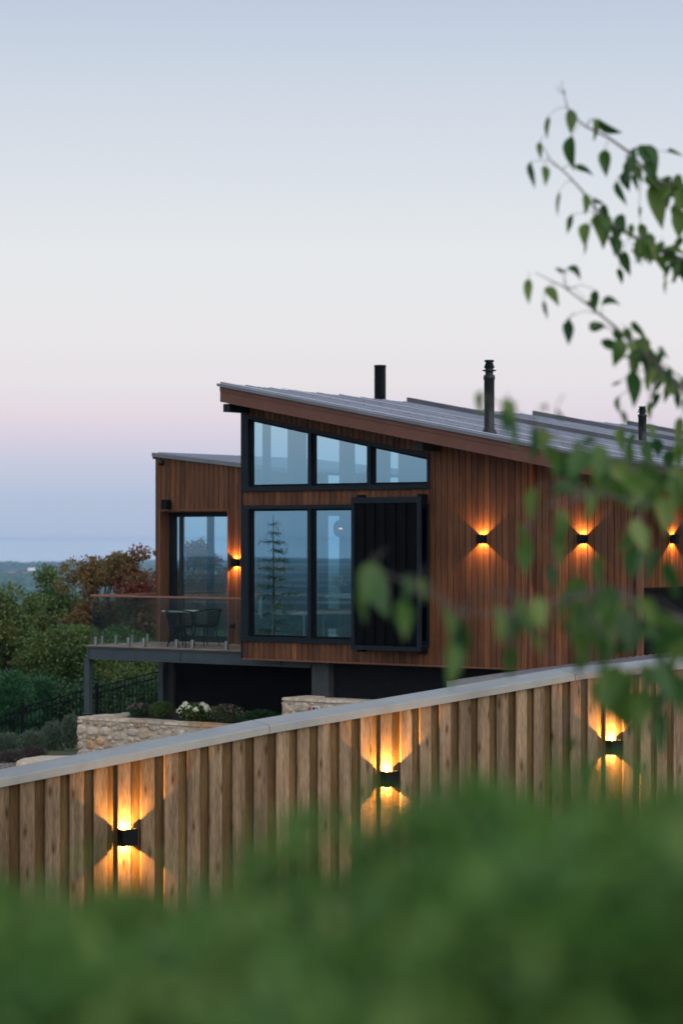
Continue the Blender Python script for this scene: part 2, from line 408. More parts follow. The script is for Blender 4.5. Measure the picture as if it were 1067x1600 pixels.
# ---- window frames and panes of the window wall
def window(xs, zb, zt, name='window', u=.02, left=.16, mull=.075, sill=.06, head=.07, pw=.05):
    """xs: t positions [left edge, mullion centres..., right edge]"""
    fr = MB(H)
    L0, L1 = xs[0], xs[-1]
    def vbar(a, b, u0, u1, z0=0, z1=0):
        fr.hexa([(a, u0, zb + z0), (b, u0, zb + z0), (b, u1, zb + z0), (a, u1, zb + z0)], [(a, u0, zt(a) - z1), (b, u0, zt(b) - z1), (b, u1, zt(b) - z1), (a, u1, zt(a) - z1)])
    def hbar(a, b, z0, z1, u0, u1):
        fr.hexa([(a, u0, z0(a)), (b, u0, z0(b)), (b, u1, z0(b)), (a, u1, z0(a))], [(a, u0, z1(a)), (b, u0, z1(b)), (b, u1, z1(b)), (a, u1, z1(a))])
    vbar(L0, L0 + left, -.05, .13)
    vbar(L1 - .045, L1, -.05, .13)
    hbar(L0 + left, L1 - .045, lambda t: zt(t) - head, zt, -.05, .13)
    hbar(L0 + left, L1 - .045, cst(zb), cst(zb + sill), -.05, .13)
    hbar(L0 - .02, L1 + .01, cst(zb - .03), cst(zb - .001), -.075, .13)          # sill flashing
    edges = [L0 + left] + [e for c in xs[1:-1] for e in (c - mull / 2, c + mull / 2)] + [L1 - .045]
    for c in xs[1:-1]: vbar(c - mull / 2, c + mull / 2, -.035, .12, sill, head)
    f = fr.build(name, M['black_frame'], house)
    for i in range(0, len(edges), 2):
        a, b = edges[i], edges[i + 1]
        sash = MB(H)
        for (p, q, z0, z1) in ((a, a + .045, 0, 0), (b - .03, b, 0, 0)):
            sash.hexa([(p, .0, zb + sill), (q, .0, zb + sill), (q, .1, zb + sill), (p, .1, zb + sill)],
                      [(p, .0, zt(p) - head), (q, .0, zt(q) - head), (q, .1, zt(q) - head), (p, .1, zt(p) - head)])
        for z0, z1 in ((lambda t: zb + sill, lambda t: zb + sill + .04), (lambda t: zt(t) - head - .04, lambda t: zt(t) - head)):
            p, q = a + .045, b - .03
            sash.hexa([(p, 0.01, z0(p)), (q, .01, z0(q)), (q, .1, z0(q)), (p, .1, z0(p))], [(p, .01, z1(p)), (q, .01, z1(q)), (q, .1, z1(q)), (p, .1, z1(p))])
        sash.build('sash', M['black'], f)
        g = MB(H); p, q = a + .045, b - .03
        g.poly([(p, .05, zb + sill + .04), (q, .05, zb + sill + .04), (q, .05, zt(q) - head - .04), (p, .05, zt(p) - head - .04)])
        g.build('pane', M['pane'], f)
    return f
lx = tx(382)
window([0.0, tx(485), tx(577.5), WR], Z_UB, WUT)
window([0.0, tx(484.5), tx(577), WR], Z_LB, cst(Z_LT))
mb = MB(H); mb.box(-.035, -.002, -.03, .14, Z_CB - .03, WUT(0) + .1)
mb.build('corner_post', M['black_frame'], house)
mb = MB(H); mb.box(-.037, -.0345, -.02, .1, Z_CB - .03, Z_LB); mb.build('corner_flashing', M['gutter'], house)

# ---- glazed side wall (runs back from the corner), seen from inside
mb = MB(H)
zt0 = zroof(0) - .3
posts = [(.02, .16), (.6, .72), (1.4, 1.87), (3.12, 3.5), (4.46, 4.76), (5.2, 5.3)]
for a, b in posts: mb.box(.0, .12, a, b, ZF, zt0 - .1)
zh = .47
for (a, b) in zip([p[1] for p in posts[:-1]], [p[0] for p in posts[1:]]):
    mb.box(.01, .11, a, b, zh, 1.02); mb.box(.01, .11, a, b, zt0 - .2, zt0 - .1); mb.box(.01, .11, a, b, ZF, ZF + .08)
sf = mb.build('side_window_frame', M['interior_wall'], house)
for (a, b) in zip([p[1] for p in posts[:-1]], [p[0] for p in posts[1:]]):
    for z0, z1 in ((1.02, zt0 - .2), (ZF + .08, zh)):
        g = MB(H); g.poly([(.06, a, z0), (.06, b, z0), (.06, b, z1), (.06, a, z1)]); g.build('pane', M['pane_far'], sf)

# ---- sliding shutter (louvred screen standing off the window on tracks)
us = -.36
ta, tb = tx(548.5, us), tx(656.5, us)
zst, zsb = zy(600, 776.5, us), zy(600, 1016.5, us)
sh = MB(H)
fw = .085
sh.box(ta, ta + fw * .75, us, us + .1, zsb, zst); sh.box(tb - fw * 1.0, tb, us, us + .05, zsb, zst)
sh.box(ta + fw * .75, tb - fw * 1.0, us, us + .1, zst - fw * 1.3, zst); sh.box(ta + fw * .75, tb - fw * 1.0, us, us + .1, zsb, zsb + fw)
sh_o = sh.build('shutter', M['black_frame'], house)
sl = MB(H); n = 6; a0, a1 = ta + fw * .75, tb - fw * 1.0
for i in range(n):
    p = a0 + (a1 - a0) * i / n; w = (a1 - a0) / n
    sl.bbox(p + w * .04, p + w * .88, us + .022, us + .05, zsb + fw, zst - fw * 1.3, .006)
sl.build('louvre_blades', M['shutter_blade'], sh_o)
bk = MB(H); bk.box(a0, a1, us + .082, us + .09, zsb + fw, zst - fw * 1.3); bk.build('backing_sheet', M['shutter_black'], sh_o)
for (z0, z1, y0, y1) in ((zst - .1, zst - .01, zst - .008, zst + .05), (zsb + .01, zsb + .09, zsb - .05, zsb + .02)):
    tk = MB(H); tk.box(ta + .02, WR - .002, us + .101, -.082, z0, z1)
    for q in (tx(570), WR - .09): tk.box(q - .05, q + .05, -.2, -.024, min(y0, z0 + .002), max(y1, z0 + .01))
    tk.build('shutter_track', M['black'], sh_o)

# ---- eave: fascia, gutter, beams, soffit
def strip(mb, t0, t1, u0, u1, zl, zh2, n=10, m=0):
    ts = [t0 + (t1 - t0) * i / n for i in range(n + 1)]
    for a, b in zip(ts[:-1], ts[1:]):
        mb.hexa([(a, u0, zl(a)), (b, u0, zl(b)), (b, u1, zl(b)), (a, u1, zl(a))], [(a, u0, zh2(a)), (b, u0, zh2(b)), (b, u1, zh2(b)), (a, u1, zh2(a))], m)
KN = [0, 8.3, TR]
mb = MB(H)
for a, b in zip(KN[:-1], KN[1:]):
    strip(mb, a, b, -.70, -.66, lambda t: zroof(t) - .34, lambda t: zroof(t) - .135, 1)
    strip(mb, a, b, -.715, -.66, lambda t: zroof(t) - .133, lambda t: zroof(t) - .045, 1)
mb.box(0.0, .04, -.66, 0, zroof(0) - .34, zroof(0) - .045)
mb.build('fascia', M['fascia'], house)
mb = MB(H)
for a, b in zip([-.03, 8.3], [8.3, TR]):
    strip(mb, a, b, -.765, -.66, lambda t: zroof(t) - .043, lambda t: zroof(t) + .006, 1)
mb.build('gutter', M['gutter'], house)
mb = MB(H)
for a, b in zip(KN[:-1], KN[1:]): strip(mb, max(a, .04), b, -.66, -.0, lambda t: zroof(t) - .3, lambda t: zroof(t) - .27, 1)
strip(mb, TE + .02, TR, 0, 7, lambda t: zroof(t, 7) - .3, lambda t: zroof(t, 7) - .27, 1)
mb.build('soffit', M['cladding'], house)
for x0, w in ((349, .17), (648, .17), (967, .17)):
    t0 = tx(x0, -.62) ; b = MB(H); zt1 = zroof(t0 + w) - .345
    b.box(t0, t0 + w, -.62, .1 if x0 == 349 else -.03, zt1 - .155, zt1)
    b.build('beam', M['black_frame'], house)

# ---- roof
mb = MB(H)
for a, b in zip([-.03, 8.3], [8.3, TR]):
    mb.hexa([(a, -.66, zroof(a, -.66) - .04), (b, -.66, zroof(b, -.66) - .04), (b, 20.5, zroof(b, 20.5) - .04), (a, 20.5, zroof(a, 20.5) - .04)],
            [(a, -.76, zroof(a, -.76) + .008), (b, -.76, zroof(b, -.76) + .008), (b, 20.5, zroof(b, 20.5) + .008), (a, 20.5, zroof(a, 20.5) + .008)])
u = -.64; k = 0
while u < 20.3:
    for a, b in zip([-.028, 8.3], [8.3, TR]):
        hgt = .04 if k % 4 == 0 else .028
        mb.add([(a, u - .03, zroof(a, u) + .008), (a, u - .014, zroof(a, u) + hgt), (a, u + .014, zroof(a, u) + hgt), (a, u + .03, zroof(a, u) + .008),
                (b, u - .03, zroof(b, u) + .008), (b, u - .014, zroof(b, u) + hgt), (b, u + .014, zroof(b, u) + hgt), (b, u + .03, zroof(b, u) + .008)],
               [(0, 4, 5, 1), (1, 5, 6, 2), (2, 6, 7, 3), (0, 1, 2, 3), (7, 6, 5, 4)])
    u += .19; k += 1
for j in range(13):
    t = .25 + j * .95 + .1 * (j % 2)
    u = -.64; k = 0
    while u < 14:
        if random.random() < .6:
            mb.lathe([(.0, .05), (.012, .048), (.014, .036)], (t + random.uniform(-.02, .02), u, zroof(t, u)), 6, 1)
        u += .57
roof = mb.build('roof', [M['roof'], M['screw']], house)
lap = MB(H)
for ul in (-.64, 1.26, 3.16):
    for a, b in zip([-.026, 8.3], [8.3, TR]): strip(lap, a, b, ul - .02, ul + .02, lambda t: zroof(t, ul) + .041, lambda t: zroof(t, ul) + .052, 1)
lap.build('roof_lap', M['bright_metal'], roof)
for ub in (5.6, 10.6, 14.9, 20.4):
    mb = MB(H)
    for a, b in zip([-.06, 8.3], [8.3, TR]):
        strip(mb, a, b, ub, ub + .14, lambda t: zroof(t, ub) + .01, lambda t: zroof(t, ub) + .125, 1)
    mb.build('roof_barge', M['roof_trim'], roof)
def on_roof(x, y):
    for i in range(4000):
        Y = 38 + i * .008; p = wpt(x, y, Y); q = H.inverted() @ p
        if p.z < zroof(q.x, q.y) + .01: return q
    return q
def flue(x, y, r, hgt, cap=True):
    q = on_roof(x, y); b = MB(H @ Matrix.Translation(q))
    if cap:
        b.lathe([(r * 1.55, -.1), (r * 1.5, .02), (r * 1.06, .1), (r, .11), (r, hgt * .73), (r * 1.12, hgt * .735), (r * 1.12, hgt * .79), (r * .78, hgt * .8), (r * .78, hgt * .845),
                 (r * 1.32, hgt * .85), (r * 1.32, hgt * .862), (r * .8, hgt * .872), (r * .8, hgt * .89), (r * 1.05, hgt * .895), (r * .66, hgt * .97), (r * .95, hgt * .975), (r * .9, hgt), (0, hgt)], n=24)
    else:
        b.lathe([(r, -.3), (r, hgt - .02), (r * 1.04, hgt - .02), (r * 1.04, hgt), (r * .9, hgt), (r * .88, hgt - .2), (0, hgt - .2)], n=24)
    return b.build('flue', M['flue'], roof)
flue(764, 678, .093, 1.33); flue(1003, 696, .085, .79)
b = MB(H @ Matrix.Translation((-.22, 4.85, 1.2)))
b.lathe([(.122, 0), (.122, 2.44), (.128, 2.44), (.128, 2.48), (.112, 2.48), (.11, 2.2), (0, 2.2)], n=24)
b.build('flue', M['flue'], roof)

# ---- base of the house
mb = MB(H)
mb.box(-4.36 + .3, 1.5, 2.7, 2.9, -4.4, Z_CB - .05); mb.box(-4.36, -4.16, 2.9, 8, -4.4, Z_CB - .05)
mb.box(1.62, TE - .1, .38, .6, -3.95, Z_CB - .032); mb.box(1.4, 1.62, .6, 2.7, -3.95, Z_CB - .04)
mb.build('base_wall', M['charcoal'], house)
ta = tx(487, .2); mb = MB(H); mb.box(ta, ta + .4, .2, .598, -3.9, Z_CB - .034); mb.build('pillar', M['pillar'], house)
mb = MB(H); mb.box(-4.34, -4.062, 2.62, 2.88, -4.4, Z_CB - .1); mb.build('pillar', M['pillar'], house)

# ---- left wing behind the deck
UW = 2.5
T0L = tx(244, UW)
zL = lambda t: 1.80 - .112 * (t + 4.5)
DL, DR = tx(252.5, UW), tx(357.5, UW); ZD = zy(300, 800, UW)
mb = clad(T0L, DL, cst(ZF), zL, UW); clad(DL, DR, cst(ZD), zL, UW, mb=mb); clad(DR, -.04, cst(ZF), zL, UW, mb=mb)
mb.build('wall_cladding', M['cladding'], house)
mb = MB(H)
def wallw(t0, t1, zb, zt):
    mb.hexa([(t0, UW + .002, zb), (t1, UW + .002, zb), (t1, UW + .3, zb), (t0, UW + .3, zb)], [(t0, UW + .002, zt(t0)), (t1, UW + .002, zt(t1)), (t1, UW + .3, zt(t1)), (t0, UW + .3, zt(t0))])
wallw(T0L, DL - .02, ZF, zL); wallw(DL - .02, DR + .02, ZD + .02, zL); wallw(DR + .02, -.04, ZF, zL)
mb.build('wall_core', M['clad_back'], house)
mb = MB(H)
mb.box(DL - .03, DL, UW - .045, UW + .34, ZF, ZD + .03); mb.box(DR, DR + .03, UW - .045, UW + .34, ZF, ZD + .03); mb.box(DL - .03, DR + .03, UW - .05, UW + .34, ZD + .031, ZD + .06)
mb.build('door_reveal', M['trim'], house)
mb = MB(H)
u0, u1 = UW + .3, UW + .38
mb.box(DL, DL + .12, u0 - .05, u1, ZF, ZD); mb.box(DR - .05, DR, u0, u1, ZF, ZD); mb.box(DL + .12, DR - .05, u0, u1, ZD - .1, ZD); mb.box(DL + .12, DR - .05, u0, u1, ZF, ZF + .14)
door = mb.build('sliding_door', M['black_frame'], house)
for a, b in ((DL + .12, DR - .05),):
    g = MB(H); g.poly([(a, u0 + .04, ZF + .14), (b, u0 + .04, ZF + .14), (b, u0 + .04, ZD - .1), (a, u0 + .04, ZD - .1)]); g.build('pane', M['pane_door'], door)
# wing interior, far glazing
mb = MB(H)
mb.box(T0L, -.02, UW + .3, 8, Z_CB, ZF); mb.build('floor_slab', M['wing_floor'], house)
mb = MB(H)
for a, b in ((-4.5, -4.3), (-2.62, -2.4), (-1.1, -.9), (-.35, -.02)): mb.box(a, b, 7.2, 7.35, ZF, zL(b) - .1)
mb.box(-4.5, -.02, 7.2, 7.35, ZD + .3, ZD + .45)
wf = mb.build('rear_window_frame', M['interior_wall'], house)
for a, b in ((-4.3, -2.62), (-2.4, -1.1), (-.9, -.35)):
    g = MB(H); g.poly([(a, 7.27, ZF), (b, 7.27, ZF), (b, 7.27, ZD + .3), (a, 7.27, ZD + .3)]); g.build('pane', M['pane_far'], wf)
mb = MB(H); mb.box(T0L, T0L + .12, UW + .3, 7.2, Z_CB, ZF + .02); mb.build('side_upstand', M['cladding'], house)
mb = MB(H); mb.box(T0L, T0L + .12, UW + .3, 7.2, ZD - .02, zL(T0L) - .05); mb.build('side_wall', M['cladding'], house)
mb = MB(H); sp_ = [(UW + .31, 3.0), (3.24, 3.33), (4.17, 4.33), (5.3, 5.45), (6.4, 6.55), (7.05, 7.18)]
for a, b in sp_: mb.box(T0L + .02, T0L + .1, a, b, ZF + .02, ZD - .02)
sw = mb.build('side_window_frame', M['interior_wall'], house)
for (a, b) in zip([p[1] for p in sp_[:-1]], [p[0] for p in sp_[1:]]):
    g = MB(H); g.poly([(T0L + .06, a, ZF + .02), (T0L + .06, b, ZF + .02), (T0L + .06, b, ZD - .02), (T0L + .06, a, ZD - .02)]); g.build('pane', M['pane_far'], sw)
mb = MB(H)
mb.hexa([(T0L - .02, UW - .06, zL(T0L) + .002), (-.04, UW - .06, zL(-.04) + .002), (-.04, 8.2, zL(-.04) + .002), (T0L - .02, 8.2, zL(T0L) + .002)],
        [(T0L - .02, UW - .06, zL(T0L) + .05), (-.04, UW - .06, zL(-.04) + .05), (-.04, 8.2, zL(-.04) + .05), (T0L - .02, 8.2, zL(T0L) + .05)])
u = UW + .1
while u < 8.1:
    a, b = T0L, -.06
    mb.add([(a, u - .03, zL(a) + .05), (a, u - .012, zL(a) + .075), (a, u + .012, zL(a) + .075), (a, u + .03, zL(a) + .05),
            (b, u - .03, zL(b) + .05), (b, u - .012, zL(b) + .075), (b, u + .012, zL(b) + .075), (b, u + .03, zL(b) + .05)], [(0, 4, 5, 1), (1, 5, 6, 2), (2, 6, 7, 3), (0, 1, 2, 3), (7, 6, 5, 4)])
    u += .19
wr = mb.build('wing_roof', M['roof'], house)
mb = MB(H)
mb.hexa([(T0L - .045, UW - .085, zL(T0L) - .03), (-.04, UW - .085, zL(-.04) - .03), (-.04, UW - .061, zL(-.04) - .03), (T0L - .045, UW - .061, zL(T0L) - .03)],
        [(T0L - .045, UW - .085, zL(T0L) + .055), (-.04, UW - .085, zL(-.04) + .055), (-.04, UW - .061, zL(-.04) + .055), (T0L - .045, UW - .061, zL(T0L) + .055)])
mb.box(T0L - .045, T0L - .021, UW - .06, 8.2, zL(T0L) - .08, zL(T0L) + .055)
mb.build('barge_capping', M['gutter'], wr)

# ------------------------------------------------------------------ deck
TD = tx(140, .4)
deck = thing('deck', 'raised timber deck on grey steel beams at the left of the house', 'deck', hw(TD, .4, -3.63), RZ)
mb = MB(H); u = .32; k = 0
while u < UW - .1:
    mb.bbox(TD - .06, -.06, u, min(u + .086, UW - .035), ZF - .03, ZF, .004); u += .092
mb.build('deck_boards', M['deckwood'], deck)
mb = MB(H); zb0, zb1 = ZF - .29, ZF - .04
te = tx(485, .35)
for a, b in ((TD, te),):
    mb.box(a, b, .36, .39, zb0 + .018, zb1 - .018); mb.box(a, b, .33, .46, zb1 - .018, zb1); mb.box(a, b, .33, .46, zb0, zb0 + .018)
    for x in (tx(281, .35), tx(438, .35), a + .012): mb.box(x - .012, x + .012, .332, .36, zb0 + .018, zb1 - .018)
mb.build('beam', M['steel'], deck)
mb = MB(H)
mb.box(TD, TD + .12, .47, UW + .2, zb0, zb1 - .002)
mb.build('beam', M['steel'], deck)
for (t, u, zb) in ((tx(134, .42), .40, -3.64), (tx(251, 2.55), 2.5, -4.1)):
    mb = MB(H); mb.bbox(t, t + .135, u - .03, u + .1, zb, zb0, .006); mb.box(t - .03, t + .165, u - .06, u + .13, zb, zb + .012)
    mb.build('post', M['steel'], deck)
for j in range(6):
    t = TD + .7 + j * .75; mb = MB(H); mb.box(t, t + .05, .47, UW + .2, zb1 - .15, zb1 - .003); mb.build('joist', M['steel'], deck)

bal = thing('glass_balustrade', 'frameless glass balustrade with copper coloured handrail around the deck', 'balustrade', hw(TD, .4, ZF), RZ)
ZR = -1.195
UB = .43
def panel(a, b):
    g = MB(H); g.box(a, b, UB, UB + .012, ZF + .05, ZR - .005); g.build('glass_panel', M['glass'], bal)
for a, b in ((TD + .02, tx(212.5, UB)), (tx(214, UB), tx(287.5, UB)), (tx(289, UB), tx(365.5, UB)), (tx(367, UB), -.06)): panel(a, b)
for a, b in ((UB + .03, 1.42), (1.45, UW - .06)):
    g = MB(H); g.box(TD + .02, TD + .032, a, b, ZF + .05, ZR - .005); g.build('glass_panel', M['glass'], bal)
mb = MB(H); mb.bbox(TD, -.05, UB - .02, UB + .032, ZR - .004, ZR + .035, .006); mb.bbox(TD, TD + .05, UB + .034, UW - .03, ZR - .004, ZR + .035, .006)
mb.build('handrail', M['copper_rail'], bal)
def spig(t, u):
    b = MB(H @ Matrix.Translation((t, u, ZF)))
    b.bbox(-.055, .055, -.055, .055, .0, .012, .003); b.bbox(-.03, .03, -.03, .03, .012, .17, .006)
    b.build('spigot', M['stainless'], bal)
for x in (150, 201, 225, 276, 301, 354): spig(tx(x, UB), UB + .006)
for u in (.78, 1.2, 1.72, 2.2): spig(TD + .026, u)

# ------------------------------------------------------------------ fittings on the house
LIGHTS = []
def make_lamp(w, h, d):
    """up and down lamp: box open at top and bottom, wall behind it; outward is local -y"""
    o = thing('wall_lamp', 'x', 'lamp')
    b = MB(); s = .007
    b.box(-w / 2, w / 2, -d, -d + s, -h / 2, h / 2); b.box(-w / 2, -w / 2 + s, -d + s, 0, -h / 2, h / 2); b.box(w / 2 - s, w / 2, -d + s, 0, -h / 2, h / 2)
    b.box(-w / 2 + s, w / 2 - s, -d + s, 0, -.006, .006)
    b.build('lamp_body', M['black'], o)
    for sg in (1, -1):
        e = MB(); z = sg * .0075
        p = [(-.014, -d * .78 - .014, z), (.014, -d * .78 - .014, z), (.014, -d * .78 + .014, z), (-.014, -d * .78 + .014, z)]
        e.poly(p if sg > 0 else p[::-1]); e.build('lamp_led', M['led'], o)
    return o
def place_lamp(src, first, p, rz, label, group, power, h, d):
    o = src if first else copy_tree(src)
    o.location = p; o.rotation_euler = (0, 0, rz); o['label'] = label; o['group'] = group
    WM[o.name] = Matrix.Translation(p) @ Matrix.Rotation(rz, 4, 'Z')
    for sg in (1, -1) if first else ():
        ld = bpy.data.lights.new('lamp_glow', 'SPOT'); ld.energy = power; ld.color = (1.0, .42, .085); ld.shadow_soft_size = .004; ld.spot_size = R(156); ld.spot_blend = .8
        lo = bpy.data.objects.new('lamp_glow', ld); C.objects.link(lo); lo.parent = o
        lo.location = (0, -d * .78, sg * .024); lo.rotation_euler = (R(180 - 9) if sg > 0 else R(9), 0, 0)
        ld.use_shadow = True
hl = make_lamp(.165, .165, .1)
gh = 'up and down lamps on the house'
PWH = 52.0
pl = []
pl.append((hw(tx(752, -.07), -.024, -.003), RZ, 'black up and down lamp on timber wall right of the black shutter'))
pl.append((hw(tx(909, 0), .046, -.003), RZ, 'black up and down lamp on timber wall below the dark beam end'))
pl.append((hw(TE + .024, 1.0, -.003), RZ + math.pi / 2, 'black up and down lamp on the dark side wall round the corner'))
pl.append((hw(tx(368, UW - .07), UW - .024, zy(368, 879, UW)), RZ, 'black up and down lamp beside the glass door on the deck'))
for i, (p, r, lb) in enumerate(pl): place_lamp(hl, i == 0, p, r, lb, gh, PWH, .165, .1)

sp = thing('speaker', 'small black outdoor speaker above the glass door', 'speaker', hw(tx(263, UW - .1), UW - .022, zy(263, 796, UW)), RZ)
FSP = WM[sp.name]
b = MB(FSP); b.bbox(-.085, .085, -.22, -.06, .0, .205, .012); b.build('speaker_cabinet', M['black'], sp)
b = MB(FSP); b.box(-.07, .07, -.2235, -.2205, .012, .192); b.build('speaker_grille', M['charcoal'], sp)
b = MB(FSP); b.box(-.03, .03, -.06, .0, .06, .14); b.build('bracket', M['black'], sp)
cam_t = thing('security_camera', 'small black dome camera high on the timber wall corner', 'camera', hw(tx(254.5, UW), UW - .022, zy(254, 723, UW)), RZ)
FC = WM[cam_t.name] @ Matrix.Rotation(math.pi / 2, 4, 'X')
b = MB(FC); b.lathe([(0, 0), (.065, 0), (.065, .04), (.058, .045), (0, .046)], n=18); b.build('camera_base', M['black'], cam_t)
b = MB(FC); b.lathe([(.052, .045), (.05, .07), (.035, .095), (.014, .104), (0, .105)], n=18); b.build('camera_dome', M['flue'], cam_t)
po = thing('garden_tap', 'small black tap fitting low on the timber wall by the deck', 'tap', hw(tx(366, UW), UW - .022, zy(366, 978, UW)), RZ)
b = MB(WM[po.name]); b.bbox(-.045, .045, -.03, 0, -.045, .045, .006); b.build('wall_plate', M['black'], po)
b = MB(WM[po.name]); b.tube([(0, -.03, 0), (0, -.1, 0), (0, -.13, -.02), (0, -.135, -.06)], .016, 10); b.tube([(-.05, -.08, .03), (.05, -.08, .03)], .009, 8); b.build('spout', M['black'], po)

# ------------------------------------------------------------------ deck furniture
tc_t, tc_u = tx(282, 1.35), 1.35
tbl = thing('cafe_table', 'round cafe table with pale top and dark splayed legs on the deck', 'table', hw(tc_t, tc_u, ZF), RZ)
FT = WM[tbl.name]
b = MB(FT); b.lathe([(0, .69), (.36, .69), (.385, .7), (.385, .715), (.375, .722), (0, .722)], n=40); b.build('tabletop', M['tabletop'], tbl)
b = MB(FT); b.lathe([(0, .64), (.05, .64), (.05, .69), (0, .69)], n=16); b.tube([(0, 0, .3), (0, 0, .65)], .03, 12); b.build('stem', M['rope'], tbl)
for a in (.5, 2.07, 3.64, 5.2):
    b = MB(FT); b.tube([(.02 * math.cos(a), .02 * math.sin(a), .42), (.27 * math.cos(a), .27 * math.sin(a), .0)], [.02, .014], 8); b.build('leg', M['rope'], tbl)
def make_chair(p, rz, label):
    o = thing('rope_armchair', label, 'chair', p, rz, 'rope chairs at the deck table')
    f = WM[o.name]
    # plan curve of seat and arm: open towards +x (front)
    def ring(rx, ry, z, a0, a1, n, tilt=0):
        return [(rx * math.cos(a) - .02, ry * math.sin(a), z + tilt * (1 - math.cos(a - math.pi)) ) for a in [a0 + (a1 - a0) * i / n for i in range(n + 1)]]
    b = MB(f)
    b.lathe([(0, .44), (.2, .44), (.235, .425), (.24, .4), (.22, .385), (0, .38)], n=28); b.build('seat', M['rope'], o)
    b = MB(f); a0, a1 = R(55), R(305)
    top = ring(.31, .315, .76, a0, a1, 30, -.06); low = ring(.235, .24, .42, a0, a1, 30)
    b.tube(top, .014, 8); b.tube(low, .012, 8); b.build('back_frame', M['rope'], o)
    b = MB(f)
    for i in range(0, 31):
        b.tube([low[i], tuple((Vector(low[i]) * .4 + Vector(top[i]) * .6) + Vector((0, 0, -.01))), top[i]], .0075, 5, cap=False)
    b.build('rope_back', M['rope'], o)
    for a in (R(50), R(130), R(230), R(310)):
        b = MB(f); b.tube([(.2 * math.cos(a) - .01, .2 * math.sin(a), .4), (.29 * math.cos(a) - .01, .28 * math.sin(a), 0)], [.014, .011], 8); b.build('leg', M['rope'], o)
    return o
make_chair(hw(tx(284, .85), .85, ZF), RZ + R(100), 'dark rope armchair in front of the deck table, seen from behind')
make_chair(hw(tx(321, 1.5), 1.5, ZF), RZ + R(172), 'dark rope armchair at the right side of the deck table')

# ------------------------------------------------------------------ inside the house
FI = H
dt = thing('dining_table', 'white dining table inside behind the lower left window', 'table', hw(tx(466, 1.3), 1.3, ZF), RZ)
b = MB(WM[dt.name]); b.bbox(-.42, .42, -.35, .35, .70, .735, .006); b.build('tabletop', M['white_metal'], dt)
for sx in (-1, 1):
    for sy in (-1, 1):
        b = MB(WM[dt.name]); b.tube([(sx * .38, sy * .31, .7), (sx * .4, sy * .33, 0)], .018, 8); b.build('leg', M['white_metal'], dt)
def tub_chair(p, rz, label):
    o = thing('tub_chair', label, 'chair', p, rz, 'dark tub chairs inside the dining room')
    f = WM[o.name]; b = MB(f)
    b.lathe([(0, .4), (.22, .4), (.25, .42), (.25, .46), (.22, .48), (0, .48)], n=22); b.build('seat', M['cloth_dark'], o)
    b = MB(f); n = 18; vs, fs = [], []
    for i in range(n + 1):
        a = R(75) + R(210) * i / n; hh = .80 - .14 * abs(i / n - .5) ** 2 * 4
        for (r, z) in ((.25, .42), (.29, hh), (.26, hh), (.225, .45)): vs.append((r * math.cos(a), r * math.sin(a), z))
    for i in range(n):
        for k in range(3): fs.append((i * 4 + k, i * 4 + 4 + k, i * 4 + 5 + k, i * 4 + 1 + k))
    b.add(vs, fs, 0, True); b.build('backrest', M['cloth_dark'], o)
    for a in (45, 135, 225, 315):
        b = MB(f); b.tube([(.17 * math.cos(R(a)), .17 * math.sin(R(a)), .41), (.23 * math.cos(R(a)), .23 * math.sin(R(a)), 0)], .013, 8); b.build('leg', M['black'], o)
    return o
tub_chair(hw(tx(487, 1.9), 1.9, ZF), RZ + R(200), 'dark tub chair inside, just right of the white dining table')
tub_chair(hw(tx(518, 2.2), 2.2, ZF), RZ + R(120), 'dark tub chair inside, behind the console with dried flowers')
cs = thing('console_table', 'timber console with pale top inside, beside the black shutter', 'table', hw(tx(545, .65), .65, ZF), RZ)
f = WM[cs.name]
b = MB(f); b.bbox(-.42, .5, -.22, .22, 1.06, 1.095, .006); b.build('tabletop', M['white_ceramic'], cs)
for x0 in (-.1, .42):
    b = MB(f); b.box(x0, x0 + .05, -.2, .2, 0, 1.06); b.build('side_panel', M['trim'], cs)
b = MB(f); b.box(-.05, .42, -.2, .2, .5, .53); b.build('shelf', M['trim'], cs)
vs_ = thing('flower_vase', 'clay vase of pale dried flowers on the console inside', 'vase', hw(tx(528, .62), .62, ZF + 1.095), RZ)
f = WM[vs_.name]
b = MB(f); b.lathe([(0, 0), (.04, 0), (.065, .05), (.06, .11), (.03, .15), (.035, .17)], n=18); b.build('vase', M['dried'], vs_)
b = MB(f)
for i in range(46):
    a = random.uniform(0, 6.28); el = random.uniform(.3, 1.5); r = random.uniform(.14, .2)
    tip = (r * math.cos(a) * math.cos(el) * .8, r * math.sin(a) * math.cos(el) * .8, .16 + r * math.sin(el) * 1.2)
    b.tube([(0, 0, .14), tip], [.003, .002], 4); b.blob(tip, (.022, .022, .03), 6, jit=.2)
b.build('dried_flowers', M['dried'], vs_)
nk = thing('folded_napkins', 'pile of pale folded napkins on the console inside', 'napkins', hw(tx(543, .62), .6, ZF + 1.095), RZ)
b = MB(WM[nk.name])
for i in range(5): b.bbox(-.1 + random.uniform(-.01, .01), .1 + random.uniform(-.01, .01), -.07, .07, .012 * i, .012 * i + .0115, .003)
b.build('cloth_layers', M['cloth_pale'], nk)
sc = thing('wall_sconce', 'round grey wall sconce with small glowing bulb inside the house', 'sconce', hw(.14, 2.9, zy(514, 826, 2.9)), RZ + math.pi / 2)
f = WM[sc.name] @ Matrix.Rotation(math.pi / 2, 4, 'X')
b = MB(f); b.lathe([(0, 0), (.17, 0), (.17, .012), (.05, .016), (0, .016)], n=32); b.build('sconce_plate', M['pillar'], sc)
b = MB(f); b.lathe([(.012, .016), (.016, .05), (.02, .075), (.012, .1), (0, .105)], n=12); b.build('bulb', M['filament'], sc)
pot = thing('white_planter', 'white pot with pale leaves on a small table behind the glass door', 'planter', hw(-1.75, 4.2, ZF + .74), RZ)
